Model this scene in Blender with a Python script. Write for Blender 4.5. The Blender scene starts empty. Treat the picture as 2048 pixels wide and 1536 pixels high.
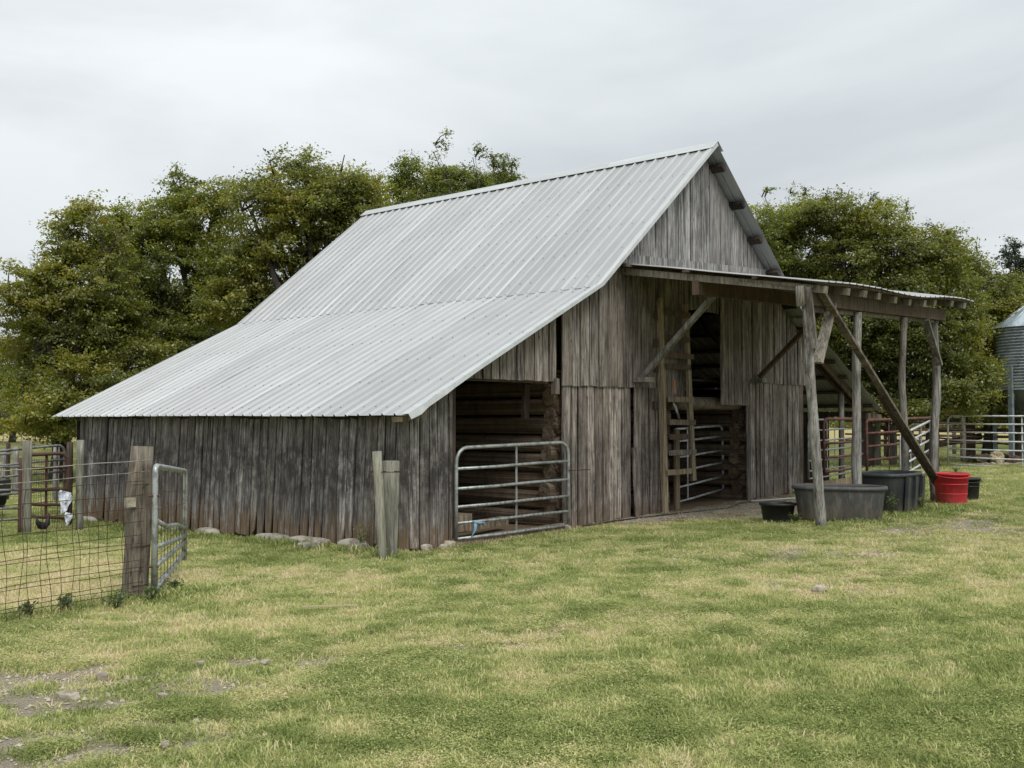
import bpy, bmesh, math, random
import numpy as np
from mathutils import Vector, Matrix, noise

random.seed(7)
rng = np.random.default_rng(7)
R = math.radians
SC = bpy.context.scene
COL = SC.collection

# ------------------------------------------------------------------ camera
# world frame: X runs along the open front of the barn, Y runs along its long side wall, Z up (metres)
CAM = Vector((-9.06, -9.61, 1.75))
YAW, FPX, HOR = R(41.032), 2065.84, 836.22
VD = Vector((math.cos(YAW), math.sin(YAW), 0))       # viewing direction on the ground
VR = Vector((math.sin(YAW), -math.cos(YAW), 0))      # to the right of it
TH = math.atan((HOR - 768) / FPX)
cam_d = bpy.data.cameras.new('camera')
cam = bpy.data.objects.new('camera', cam_d)
COL.objects.link(cam)
cam.location = CAM
fwd = (VD * math.cos(TH) + Vector((0, 0, math.sin(TH)))).normalized()
cam.rotation_euler = fwd.to_track_quat('-Z', 'Y').to_euler()
cam_d.sensor_width = 36
cam_d.lens = FPX / 2048 * 36
cam_d.clip_end = 4000
cam_d.clip_start = 0.05
SC.camera = cam

# ------------------------------------------------------------------ overcast sky and soft sun
SUN_EL, SUN_AZ = R(52), R(205)
world = bpy.data.worlds.new('World')
SC.world = world
world.use_nodes = True
nt = world.node_tree
for n in list(nt.nodes):
    nt.nodes.remove(n)
def N(tree, typ, **kw):
    n = tree.nodes.new(typ)
    for k, v in kw.items():
        if k.startswith('i_'):
            n.inputs[k[2:].replace('_', ' ')].default_value = v
        else:
            setattr(n, k, v)
    return n
out = N(nt, 'ShaderNodeOutputWorld')
sky = N(nt, 'ShaderNodeTexSky', sky_type='NISHITA', sun_disc=False, sun_elevation=SUN_EL, sun_rotation=SUN_AZ)
bg1 = N(nt, 'ShaderNodeBackground'); bg1.inputs['Strength'].default_value = 0.05
nt.links.new(sky.outputs[0], bg1.inputs['Color'])
tc = N(nt, 'ShaderNodeTexCoord')
sep = N(nt, 'ShaderNodeSeparateXYZ'); nt.links.new(tc.outputs['Generated'], sep.inputs[0])
mp = N(nt, 'ShaderNodeMapping'); mp.inputs['Scale'].default_value = (1.0, 1.0, 3.2)
nt.links.new(tc.outputs['Generated'], mp.inputs[0])
cn = N(nt, 'ShaderNodeTexNoise'); cn.inputs['Scale'].default_value = 1.7; cn.inputs['Detail'].default_value = 6; cn.inputs['Roughness'].default_value = .5
cn.inputs['Distortion'].default_value = .35
nt.links.new(mp.outputs[0], cn.inputs['Vector'])
cr = N(nt, 'ShaderNodeValToRGB')
cr.color_ramp.elements[0].position = .36; cr.color_ramp.elements[0].color = (.405, .432, .452, 1)
cr.color_ramp.elements[1].position = .64; cr.color_ramp.elements[1].color = (.555, .583, .594, 1)
nt.links.new(cn.outputs[0], cr.inputs[0])
# overcast cloud deck: gently brighter towards the zenith, even from side to side
zr = N(nt, 'ShaderNodeMapRange'); zr.inputs['From Min'].default_value = .0; zr.inputs['From Max'].default_value = 1
zr.inputs['To Min'].default_value = 1.02; zr.inputs['To Max'].default_value = 2.15
nt.links.new(sep.outputs['Z'], zr.inputs['Value'])
vm = N(nt, 'ShaderNodeVectorMath', operation='SCALE')
nt.links.new(cr.outputs[0], vm.inputs[0]); nt.links.new(zr.outputs[0], vm.inputs['Scale'])
bg2 = N(nt, 'ShaderNodeBackground'); bg2.inputs['Strength'].default_value = 1.0
nt.links.new(vm.outputs[0], bg2.inputs['Color'])
mx = N(nt, 'ShaderNodeMixShader'); mx.inputs[0].default_value = .93
nt.links.new(bg1.outputs[0], mx.inputs[1]); nt.links.new(bg2.outputs[0], mx.inputs[2])
nt.links.new(mx.outputs[0], out.inputs[0])

sun_d = bpy.data.lights.new('sun', 'SUN'); sun_d.energy = 1.5; sun_d.angle = R(24); sun_d.color = (1, .965, .91)
sun = bpy.data.objects.new('sun', sun_d); COL.objects.link(sun)
sdir = Vector((math.cos(SUN_EL) * math.sin(SUN_AZ), math.cos(SUN_EL) * math.cos(SUN_AZ), math.sin(SUN_EL)))
sun.rotation_euler = sdir.to_track_quat('Z', 'Y').to_euler()
sun.location = (0, 0, 60)

SC.view_settings.view_transform = 'Standard'
SC.view_settings.look = 'None'
SC.view_settings.exposure = 0.34
SC.view_settings.gamma = 1
SC.view_settings.use_curve_mapping = False
SC.render.engine = 'CYCLES'
SC.cycles.max_bounces = 6
SC.cycles.diffuse_bounces = 4
SC.cycles.transparent_max_bounces = 4
SC.cycles.caustics_reflective = False
SC.cycles.caustics_refractive = False

# ------------------------------------------------------------------ helpers
def at(px, d):
    """ground position seen at picture column px, d metres in front of the camera"""
    k = (px - 1024) / FPX * d
    return CAM.x + VD.x * d + VR.x * k, CAM.y + VD.y * d + VR.y * k
def hz(py, d):
    return 1.75 + (HOR - py) / FPX * d
def gz(s, t):
    return .015 * 20 * math.tanh(s / 20) - .022 * 12 * math.tanh((t - .35) / 12)
def gz_np(s, t):
    return .3 * np.tanh(s / 20) - .264 * np.tanh((t - .35) / 12)

def setp(o, label=None, cat=None, group=None, kind=None):
    if label: o['label'] = label
    if cat: o['category'] = cat
    if group: o['group'] = group
    if kind: o['kind'] = kind
    return o
def thing(name, label, cat, loc=(0, 0, 0), rz=0, group=None):
    o = bpy.data.objects.new(name, None); COL.objects.link(o)
    o.location = loc; o.rotation_euler = (0, 0, rz); o.empty_display_size = .2
    return setp(o, label, cat, group)

class MB:
    def __init__(s): s.v = []; s.f = []; s.sm = []
    def add(s, v, f, smooth=False):
        b = len(s.v); s.v += [tuple(p) for p in v]; s.f += [tuple(i + b for i in q) for q in f]; s.sm += [smooth] * len(f)
    def box(s, c, size, M=None):
        x, y, z = [k / 2 for k in size]
        v = [Vector((a * x, b * y, d * z)) for d in (-1, 1) for b in (-1, 1) for a in (-1, 1)]
        if M is not None: v = [M @ p for p in v]
        c = Vector(c); v = [p + c for p in v]
        s.add(v, [(0, 2, 3, 1), (4, 5, 7, 6), (0, 1, 5, 4), (2, 6, 7, 3), (0, 4, 6, 2), (1, 3, 7, 5)])
    def beam(s, p0, p1, w, h, up=(0, 0, 1)):
        p0 = Vector(p0); p1 = Vector(p1); d = (p1 - p0).normalized(); up = Vector(up)
        x = d.cross(up)
        if x.length < 1e-4: x = d.cross(Vector((1, 0, 0)))
        x.normalize(); y = x.cross(d)
        v = [q + x * a * w / 2 + y * b * h / 2 for q in (p0, p1) for a, b in ((-1, -1), (1, -1), (1, 1), (-1, 1))]
        s.add(v, [(0, 1, 2, 3), (7, 6, 5, 4), (0, 4, 5, 1), (1, 5, 6, 2), (2, 6, 7, 3), (3, 7, 4, 0)])
    def tube(s, pts, r, n=6, cap=True, wob=0, sd=0):
        pts = [Vector(p) for p in pts]; k = len(pts)
        rs = r if isinstance(r, (list, tuple)) else [r] * k
        vs = []; prev = None
        for i, p in enumerate(pts):
            d = (pts[min(i + 1, k - 1)] - pts[max(i - 1, 0)])
            d = d.normalized() if d.length > 1e-9 else Vector((0, 0, 1))
            if prev is None:
                x = d.cross(Vector((0, 0, 1)));
                if x.length < .05: x = d.cross(Vector((1, 0, 0)))
            else:
                x = prev - d * prev.dot(d)
            x.normalize(); prev = x; y = d.cross(x)
            for j in range(n):
                a = 2 * math.pi * j / n
                rr = rs[i]
                if wob: rr *= 1 + wob * noise.noise(Vector((p.x * 3 + sd, p.z * 3 + p.y * 2, j * 1.3)))
                vs.append(p + x * math.cos(a) * rr + y * math.sin(a) * rr)
        f = [(i * n + j, i * n + (j + 1) % n, (i + 1) * n + (j + 1) % n, (i + 1) * n + j) for i in range(k - 1) for j in range(n)]
        s.add(vs, f, True)
        if cap:
            b = len(s.v) - len(vs)
            s.f += [tuple(b + j for j in range(n))[::-1], tuple(b + (k - 1) * n + j for j in range(n))]; s.sm += [False] * 2
    def build(s, name, mat, parent=None, loc=None, label=None, M=None, kind=None):
        me = bpy.data.meshes.new(name)
        v = s.v
        o_ = Vector(loc) if loc is not None else Vector((0, 0, 0))
        me.from_pydata([Vector(p) - o_ for p in v], [], s.f)
        me.polygons.foreach_set('use_smooth', s.sm)
        me.materials.append(mat); me.update()
        ob = bpy.data.objects.new(name, me); COL.objects.link(ob); ob.location = o_
        if parent is not None:
            ob.parent = parent
            ob.matrix_parent_inverse = parent_inv(parent)
        if label: ob['label'] = label
        if kind: ob['kind'] = kind
        return ob
def parent_inv(p):
    M = Matrix.Identity(4); q = p
    while q is not None:
        M = (q.matrix_parent_inverse @ Matrix.LocRotScale(q.location, q.rotation_euler, q.scale)) @ M
        q = q.parent
    return M.inverted()
def copy_obj(o, parent, M):
    c = o.copy(); COL.objects.link(c); c.parent = parent
    c.matrix_parent_inverse = Matrix.Identity(4)
    c.matrix_basis = M
    return c

# ------------------------------------------------------------------ materials
def mat_new(name):
    m = bpy.data.materials.new(name); m.use_nodes = True
    t = m.node_tree
    for n in list(t.nodes): t.nodes.remove(n)
    o = N(t, 'ShaderNodeOutputMaterial'); b = N(t, 'ShaderNodeBsdfPrincipled')
    t.links.new(b.outputs[0], o.inputs[0])
    return m, t, b, o
def ramp(t, src, stops):
    r = N(t, 'ShaderNodeValToRGB'); e = r.color_ramp.elements
    while len(e) < len(stops): e.new(.5)
    for k, (p, c) in enumerate(stops):
        e[k].position = p; e[k].color = (c, c, c, 1) if isinstance(c, (int, float)) else (*c, 1)
    t.links.new(src, r.inputs[0]); return r.outputs[0]
def noise_n(t, vec, scale, detail=4, rough=.6, dist=0):
    n = N(t, 'ShaderNodeTexNoise'); n.inputs['Scale'].default_value = scale; n.inputs['Detail'].default_value = detail
    n.inputs['Roughness'].default_value = rough; n.inputs['Distortion'].default_value = dist
    if vec is not None: t.links.new(vec, n.inputs['Vector'])
    return n.outputs[0]
def mixc(t, f, a, b, mode='MIX'):
    n = N(t, 'ShaderNodeMix', data_type='RGBA', blend_type=mode)
    for sock, v in ((n.inputs[0], f), (n.inputs[6], a), (n.inputs[7], b)):
        if isinstance(v, bpy.types.NodeSocket): t.links.new(v, sock)
        elif isinstance(v, (int, float)): sock.default_value = v
        else: sock.default_value = (*v, 1)
    return n.outputs[2]
def mathn(t, op, a, b=0, c=None):
    n = N(t, 'ShaderNodeMath', operation=op)
    for sock, v in zip(n.inputs, (a, b) if c is None else (a, b, c)):
        if isinstance(v, bpy.types.NodeSocket): t.links.new(v, sock)
        else: sock.default_value = v
    return n.outputs[0]
def vscale(t, vec, sc, off=None):
    m = N(t, 'ShaderNodeMapping'); m.inputs['Scale'].default_value = sc
    t.links.new(vec, m.inputs[0])
    if off is not None: t.links.new(off, m.inputs['Location'])
    return m.outputs[0]
def bump(t, b, h, strength=.5, dist=.01):
    n = N(t, 'ShaderNodeBump'); n.inputs['Strength'].default_value = strength; n.inputs['Distance'].default_value = dist
    t.links.new(h, n.inputs['Height']); t.links.new(n.outputs[0], b.inputs['Normal'])

def wood_mat(name, dark, light, warm=(.17, .12, .075), stain=.8, base_orange=0.0, rub=0.0, var=.45, grain=1.0, moss=0):
    """weathered sawn wood, grain along the local Z axis, own tone for every piece"""
    m, t, b, o = mat_new(name)
    tcn = N(t, 'ShaderNodeTexCoord'); oi = N(t, 'ShaderNodeObjectInfo'); geo = N(t, 'ShaderNodeNewGeometry')
    off = N(t, 'ShaderNodeCombineXYZ')
    r30 = mathn(t, 'MULTIPLY', oi.outputs['Random'], 37.0)
    for k in range(3): t.links.new(r30, off.inputs[k])
    ob = tcn.outputs['Object']
    g1 = noise_n(t, vscale(t, ob, (38 * grain, 38 * grain, 1.7), off.outputs[0]), 1, 5, .65, .4)
    g2 = noise_n(t, vscale(t, ob, (110 * grain, 110 * grain, 3.0), off.outputs[0]), 1, 3, .6)
    g0 = noise_n(t, vscale(t, ob, (13 * grain, 13 * grain, .8), off.outputs[0]), 1, 4, .6, .3)
    col = mixc(t, ramp(t, mathn(t, 'ADD', mathn(t, 'MULTIPLY', g1, .6), mathn(t, 'MULTIPLY', g0, .4)), [(.41, 0.0), (.58, 1.0)]), dark, light)
    col = mixc(t, mathn(t, 'MULTIPLY', ramp(t, g2, [(.36, 1.0), (.52, 0.0)]), .7), col, tuple(k * .42 for k in dark))
    # each board's own tone
    rr = mathn(t, 'FRACT', mathn(t, 'MULTIPLY', oi.outputs['Random'], 13.71))
    val = mathn(t, 'MULTIPLY_ADD', rr, var, 1 - var * .5)
    vmul = N(t, 'ShaderNodeVectorMath', operation='SCALE'); t.links.new(col, vmul.inputs[0]); t.links.new(val, vmul.inputs['Scale'])
    col = vmul.outputs[0]
    rr2 = mathn(t, 'FRACT', mathn(t, 'MULTIPLY', oi.outputs['Random'], 71.3))
    col = mixc(t, mathn(t, 'MULTIPLY', ramp(t, rr2, [(.55, 0.0), (1.0, 1.0)]), .5), col, warm)
    vo = N(t, 'ShaderNodeTexVoronoi'); vo.inputs['Scale'].default_value = 1
    t.links.new(vscale(t, ob, (7, 7, 3.2), off.outputs[0]), vo.inputs['Vector'])
    col = mixc(t, mathn(t, 'MULTIPLY', ramp(t, vo.outputs['Distance'], [(.06, 1.0), (.13, 0.0)]), .75), col, (.04, .03, .025))
    pos = geo.outputs['Position']
    # blotchy dark mildew stains that run down over the boards
    s1 = noise_n(t, vscale(t, pos, (2.6, 2.6, 1.1)), 1, 6, .7, .6)
    s2 = noise_n(t, vscale(t, pos, (9, 9, 3.5)), 1, 5, .75)
    sm_ = mathn(t, 'MULTIPLY', ramp(t, s1, [(.38, 0.0), (.58, 1.0)]), ramp(t, s2, [(.38, .0), (.58, 1.0)]))
    col = mixc(t, mathn(t, 'MULTIPLY', sm_, stain), col, (.030, .025, .024))
    sz = N(t, 'ShaderNodeSeparateXYZ'); t.links.new(pos, sz.inputs[0])
    if rub:   # dark band rubbed by stock, then pale scratches lower down
        h = ramp(t, mathn(t, 'MULTIPLY', mathn(t, 'MULTIPLY_ADD', s1, 1.0, mathn(t, 'SUBTRACT', sz.outputs['Z'], .5)), .5), [(.12, 0.0), (.40, 1.0), (.62, 1.0), (.80, 0.0)])
        n3 = noise_n(t, vscale(t, pos, (5, 5, 4)), 1, 8, .8)
        col = mixc(t, mathn(t, 'MULTIPLY', mathn(t, 'MULTIPLY', h, ramp(t, n3, [(.38, 0.0), (.56, 1.0)])), rub), col, (.034, .029, .029))
        n4 = noise_n(t, vscale(t, pos, (26, 26, 9)), 1, 6, .8, 1.0)
        h2 = ramp(t, mathn(t, 'MULTIPLY', sz.outputs['Z'], .5), [(.02, .5), (.25, 1.0), (.60, .8), (.78, 0.0)])
        col = mixc(t, mathn(t, 'MULTIPLY', mathn(t, 'MULTIPLY', h2, ramp(t, n4, [(.62, 0.0), (.72, 1.0)])), .5), col, (.34, .30, .25))
    if base_orange:
        hb = mathn(t, 'ADD', sz.outputs['Z'], mathn(t, 'MULTIPLY_ADD', s2, -1.5, .66))
        mk = ramp(t, hb, [(0.0, 1.0), (.32, 0.0)])
        col = mixc(t, mathn(t, 'MULTIPLY', mk, base_orange), col, (.15, .098, .05))
    if moss:
        n5 = noise_n(t, vscale(t, pos, (6, 6, 3)), 1, 5, .7)
        col = mixc(t, mathn(t, 'MULTIPLY', ramp(t, n5, [(.42, 0.0), (.65, 1.0)]), moss), col, (.17, .19, .12))
    t.links.new(col, b.inputs['Base Color'])
    b.inputs['Roughness'].default_value = .9
    b.inputs['Specular IOR Level'].default_value = .25
    bump(t, b, mathn(t, 'ADD', g1, mathn(t, 'MULTIPLY', g2, .6)), .55, .012)
    return m

W_SIDE = wood_mat('weathered_side_boards', (.072, .062, .058), (.43, .405, .385), warm=(.16, .135, .11), base_orange=.75, rub=.85, stain=.7, var=.6)
W_FRONT = wood_mat('weathered_front_boards', (.092, .076, .066), (.50, .445, .395), warm=(.20, .16, .12), base_orange=.45, rub=.45, stain=.6, var=.6)
W_UPPER = wood_mat('weathered_upper_boards', (.088, .074, .066), (.455, .41, .37), warm=(.19, .155, .12), stain=.45, var=.6)
W_GABLE = wood_mat('weathered_gable_boards', (.115, .112, .112), (.50, .49, .48), warm=(.26, .24, .22), stain=.4, var=.5)
W_LOG = wood_mat('old_hewn_logs', (.085, .062, .043), (.29, .225, .16), warm=(.14, .09, .05), stain=.5, grain=.5)
W_POST = wood_mat('grey_cedar_posts', (.15, .142, .13), (.40, .385, .355), warm=(.24, .20, .16), stain=.55, grain=.6, var=.25)
W_BEAM = wood_mat('brown_porch_timber', (.085, .062, .045), (.20, .15, .11), warm=(.16, .10, .06), stain=.4, var=.35)
W_END = wood_mat('pale_rafter_timber', (.17, .15, .12), (.33, .30, .25), stain=.4, grain=.5)
W_GREEN = wood_mat('greenish_fence_posts', (.17, .165, .14), (.38, .365, .31), warm=(.26, .22, .15), stain=.25, moss=.3, grain=.6)
W_OLDP = wood_mat('old_brown_post', (.10, .082, .066), (.26, .215, .175), stain=.5, moss=.25, grain=.5)
W_LAD = wood_mat('ladder_wood', (.16, .125, .085), (.42, .345, .245), warm=(.24, .17, .09), stain=.3, var=.6)
W_BLACK = wood_mat('near_black_wood', (.018, .015, .013), (.05, .042, .036), stain=.5)  # near-black tone for the right purlins and the added loft screen
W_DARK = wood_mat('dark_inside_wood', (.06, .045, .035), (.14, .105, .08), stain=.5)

def metal_roof(name, c1, c2, warm=0.0):
    m, t, b, o = mat_new(name)
    tcn = N(t, 'ShaderNodeTexCoord'); oi = N(t, 'ShaderNodeObjectInfo'); geo = N(t, 'ShaderNodeNewGeometry')
    off = N(t, 'ShaderNodeCombineXYZ'); r = mathn(t, 'MULTIPLY', oi.outputs['Random'], 29.0)
    for k in range(3): t.links.new(r, off.inputs[k])
    # local Y runs up the slope
    n1 = noise_n(t, vscale(t, tcn.outputs['Object'], (7, .5, 1), off.outputs[0]), 1, 6, .7, .3)
    n2 = noise_n(t, vscale(t, geo.outputs['Position'], (.7, .7, .7)), 1, 5, .65, .5)
    n3 = noise_n(t, vscale(t, tcn.outputs['Object'], (55, 2.2, 1), off.outputs[0]), 1, 4, .6)
    col = mixc(t, ramp(t, n1, [(.33, 0.0), (.68, 1.0)]), c1, c2)
    col = mixc(t, mathn(t, 'MULTIPLY', ramp(t, n2, [(.42, 0.0), (.66, 1.0)]), .20 + warm), col, (c1[0] * .88, c1[1] * .84, c1[2] * .82))
    col = mixc(t, mathn(t, 'MULTIPLY', ramp(t, n3, [(.55, 0.0), (.75, 1.0)]), .14), col, tuple(k * .75 for k in c1))
    v = mathn(t, 'MULTIPLY_ADD', mathn(t, 'FRACT', mathn(t, 'MULTIPLY', oi.outputs['Random'], 9.7)), .13, .93)
    vm_ = N(t, 'ShaderNodeVectorMath', operation='SCALE'); t.links.new(col, vm_.inputs[0]); t.links.new(v, vm_.inputs['Scale'])
    t.links.new(vm_.outputs[0], b.inputs['Base Color'])
    b.inputs['Metallic'].default_value = .18
    t.links.new(ramp(t, n2, [(.3, .42), (.7, .60)]), b.inputs['Roughness'])
    bump(t, b, n2, .15, .03)
    return m
M_ROOF = metal_roof('galvanised_roof_metal', (.335, .342, .345), (.415, .42, .42))
M_RIB = metal_roof('skylit_rib_metal', (.44, .45, .45), (.54, .55, .55))  # paler than the pans: sky light caught by the ribs, put into colour
M_UNDER = metal_roof('dull_metal_underside', (.30, .315, .32), (.46, .475, .48))
M_PORCH = metal_roof('old_porch_roof_metal', (.34, .34, .33), (.52, .52, .51), .2)
M_FLASH = metal_roof('flashing_metal', (.44, .46, .46), (.56, .58, .58))

def paint_mat(name, base, rust=None, rust_amt=.5, rough=.5, metallic=0.0, sc=9, spec=.5, bmp=.2, mud=0):
    m, t, b, o = mat_new(name)
    geo = N(t, 'ShaderNodeNewGeometry')
    n1 = noise_n(t, vscale(t, geo.outputs['Position'], (sc, sc, sc)), 1, 6, .7, .4)
    n2 = noise_n(t, vscale(t, geo.outputs['Position'], (sc * 5, sc * 5, sc * 5)), 1, 4, .7)
    col = mixc(t, n2, tuple(k * .75 for k in base), tuple(min(1, k * 1.2) for k in base))
    if rust is not None:
        e = .5 + (.5 - rust_amt) * .4
        col = mixc(t, ramp(t, n1, [(e - .07, 0.0), (e + .07, 1.0)]), col, mixc(t, n2, tuple(k * .5 for k in rust), rust))
    if mud:
        sz = N(t, 'ShaderNodeSeparateXYZ'); t.links.new(geo.outputs['Position'], sz.inputs[0])
        n5 = noise_n(t, vscale(t, geo.outputs['Position'], (9, 9, 2.0)), 1, 6, .75, .5)
        h = mathn(t, 'SUBTRACT', mathn(t, 'MULTIPLY', n5, 1.3), mathn(t, 'MULTIPLY', sz.outputs['Z'], .9))
        col = mixc(t, mathn(t, 'MULTIPLY', ramp(t, h, [(.20, 0.0), (.55, 1.0)]), mud), col, (.20, .16, .12))
        col = mixc(t, mathn(t, 'MULTIPLY', ramp(t, n5, [(.52, 0.0), (.62, 1.0)]), mud * .35), col, tuple(min(1, k * 2 + .06) for k in base))
    t.links.new(col, b.inputs['Base Color'])
    b.inputs['Roughness'].default_value = rough; b.inputs['Metallic'].default_value = metallic
    b.inputs['Specular IOR Level'].default_value = spec
    bump(t, b, n2, bmp, .004)
    return m
M_GALV = paint_mat('galvanised_gate_tube', (.42, .45, .44), (.30, .31, .30), .45, .42, .45)
M_GALVP = paint_mat('pale_galvanised_tube', (.60, .63, .63), (.42, .42, .40), .35, .42, .2)
M_GALVD = paint_mat('dull_galvanised_tube', (.25, .265, .255), (.13, .09, .06), .4, .55, .3)
M_RUST = paint_mat('rusty_red_tube', (.19, .075, .055), (.11, .05, .035), .6, .8)
M_RUSTB = paint_mat('rusty_brown_tube', (.075, .042, .03), (.13, .06, .04), .5, .85)
M_WIRE = paint_mat('rusty_fence_wire', (.065, .038, .028), (.12, .11, .10), .25, .8, .2)
M_BARB = paint_mat('zinc_wire', (.38, .37, .34), (.20, .13, .09), .4, .5, .4)
M_TANK = paint_mat('grey_black_tank_plastic', (.062, .066, .067), (.10, .095, .09), .45, .62, sc=3, bmp=.08, mud=.75)
M_TANKB = paint_mat('dark_tank_plastic', (.026, .031, .034), (.05, .055, .055), .4, .55, sc=3, bmp=.08, mud=.5)
M_BLACK = paint_mat('black_bucket_plastic', (.012, .014, .014), (.03, .03, .03), .3, .5)
M_RED = paint_mat('red_bucket_plastic', (.60, .028, .045), (.48, .06, .07), .35, .55, sc=4, bmp=.05, mud=.35)
M_STONE = paint_mat('pale_limestone', (.50, .455, .37), (.32, .275, .21), .5, 1.0, sc=6, bmp=.8, spec=.0)
M_EDGE = paint_mat('old_footing_stone', (.40, .375, .32), (.24, .21, .16), .5, .95, sc=6, bmp=.8)
M_ROCK = paint_mat('brown_fieldstone', (.16, .125, .09), (.09, .07, .05), .5, .95, sc=6, bmp=.8)
M_SILO = paint_mat('silo_zinc', (.56, .62, .67), (.46, .51, .56), .45, .42, .3, sc=2)
M_SILOR = paint_mat('silo_roof_zinc', (.60, .70, .76), (.52, .60, .65), .45, .4, .3, sc=2)
M_HOPPER = paint_mat('silo_hopper_zinc', (.22, .235, .235), (.17, .18, .18), .45, .5, .4, sc=2)
M_LEG = paint_mat('silo_leg_zinc', (.27, .33, .37), (.22, .26, .29), .4, .5, .4, sc=3)
M_WHITE = paint_mat('white_sack_plastic', (.72, .74, .80), (.45, .50, .62), .35, .6, sc=12)
M_BLUE = paint_mat('pale_blue_twine', (.20, .36, .46), None, .4, .7)
M_BLUED = paint_mat('blue_tarp', (.03, .06, .16), (.02, .03, .06), .4, .6)
M_COPPER = paint_mat('orange_strip', (.42, .17, .09), None, .4, .6)
M_HOSE = paint_mat('black_hose', (.025, .023, .022), None, .4, .6)
M_PIPEW = paint_mat('white_pipe', (.60, .60, .56), None, .4, .6)
M_FEATHER = paint_mat('black_hen_feathers', (.012, .011, .014), None, .4, .6)
M_COMB = paint_mat('hen_comb_red', (.35, .03, .02), None, .4, .6)
M_STICK = paint_mat('dry_cane', (.45, .38, .24), None, .4, .9)
M_NAIL = paint_mat('rusty_iron', (.035, .022, .018), None, .5, .8)
M_SCREW = paint_mat('roof_screw_zinc', (.2, .2, .2), None, .5, .5, .5)
M_ENDS = paint_mat('cut_log_end', (.22, .17, .12), (.10, .07, .045), .5, .95, sc=10, bmp=.8)

def bark_mat():
    m, t, b, o = mat_new('tree_bark')
    geo = N(t, 'ShaderNodeNewGeometry')
    n = noise_n(t, vscale(t, geo.outputs['Position'], (9, 9, 2.5)), 1, 6, .7)
    t.links.new(ramp(t, n, [(.3, (.018, .015, .012)), (.7, (.075, .064, .052))]), b.inputs['Base Color'])
    b.inputs['Roughness'].default_value = .95
    bump(t, b, n, .8, .03)
    return m
M_BARK = bark_mat()
def leaf_mat(name, dark, mid, light, autumn):
    m, t, b, o = mat_new(name)
    t.nodes.remove(b)
    at_ = N(t, 'ShaderNodeAttribute', attribute_name='tint')
    geo = N(t, 'ShaderNodeNewGeometry')
    f = mathn(t, 'MULTIPLY_ADD', geo.outputs['Random Per Island'], .35, mathn(t, 'MULTIPLY', at_.outputs['Fac'], .75))
    col = ramp(t, f, [(.10, dark), (.45, mid), (.80, light), (1.0, autumn)])
    d = N(t, 'ShaderNodeBsdfDiffuse'); tr = N(t, 'ShaderNodeBsdfTranslucent')
    gl = N(t, 'ShaderNodeBsdfGlossy'); gl.inputs['Roughness'].default_value = .45; gl.inputs['Color'].default_value = (.9, .95, .9, 1)
    t.links.new(col, d.inputs[0]); t.links.new(mixc(t, 1.0, col, (1.3, 1.35, .6), 'MULTIPLY'), tr.inputs[0])
    a = N(t, 'ShaderNodeMixShader'); a.inputs[0].default_value = .5
    t.links.new(d.outputs[0], a.inputs[1]); t.links.new(tr.outputs[0], a.inputs[2])
    c = N(t, 'ShaderNodeMixShader'); c.inputs[0].default_value = .05
    t.links.new(a.outputs[0], c.inputs[1]); t.links.new(gl.outputs[0], c.inputs[2])
    t.links.new(c.outputs[0], o.inputs[0])
    return m
L_A = leaf_mat('elm_leaves', (.070, .082, .018), (.165, .178, .034), (.31, .305, .056), (.40, .29, .06))
L_B = leaf_mat('hackberry_leaves', (.075, .092, .019), (.172, .198, .037), (.32, .325, .06), (.42, .32, .075))
L_C = leaf_mat('yellowing_leaves', (.075, .090, .02), (.18, .195, .040), (.34, .32, .068), (.48, .35, .10))
L_D = leaf_mat('cedar_foliage', (.018, .034, .014), (.034, .054, .022), (.055, .080, .032), (.08, .10, .045))
L_W = leaf_mat('weed_leaves', (.05, .085, .03), (.10, .14, .05), (.17, .20, .07), (.24, .22, .09))

def grass_mat():
    m, t, b, o = mat_new('grass_blades')
    t.nodes.remove(b)
    at_ = N(t, 'ShaderNodeAttribute', attribute_name='tint', attribute_type='INSTANCER')
    geo = N(t, 'ShaderNodeNewGeometry')
    f = mathn(t, 'ADD', at_.outputs['Fac'], mathn(t, 'MULTIPLY_ADD', geo.outputs['Random Per Island'], .36, -.18))
    col = ramp(t, f, [(.0, (.20, .245, .080)), (.28, (.36, .415, .145)), (.52, (.52, .54, .225)), (.76, (.68, .61, .33)), (1.0, (.76, .64, .44))])
    d = N(t, 'ShaderNodeBsdfDiffuse'); tr = N(t, 'ShaderNodeBsdfTranslucent')
    t.links.new(col, d.inputs[0]); t.links.new(col, tr.inputs[0])
    a = N(t, 'ShaderNodeMixShader'); a.inputs[0].default_value = .35
    t.links.new(d.outputs[0], a.inputs[1]); t.links.new(tr.outputs[0], a.inputs[2])
    t.links.new(a.outputs[0], o.inputs[0])
    return m
M_GRASS = grass_mat()

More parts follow.
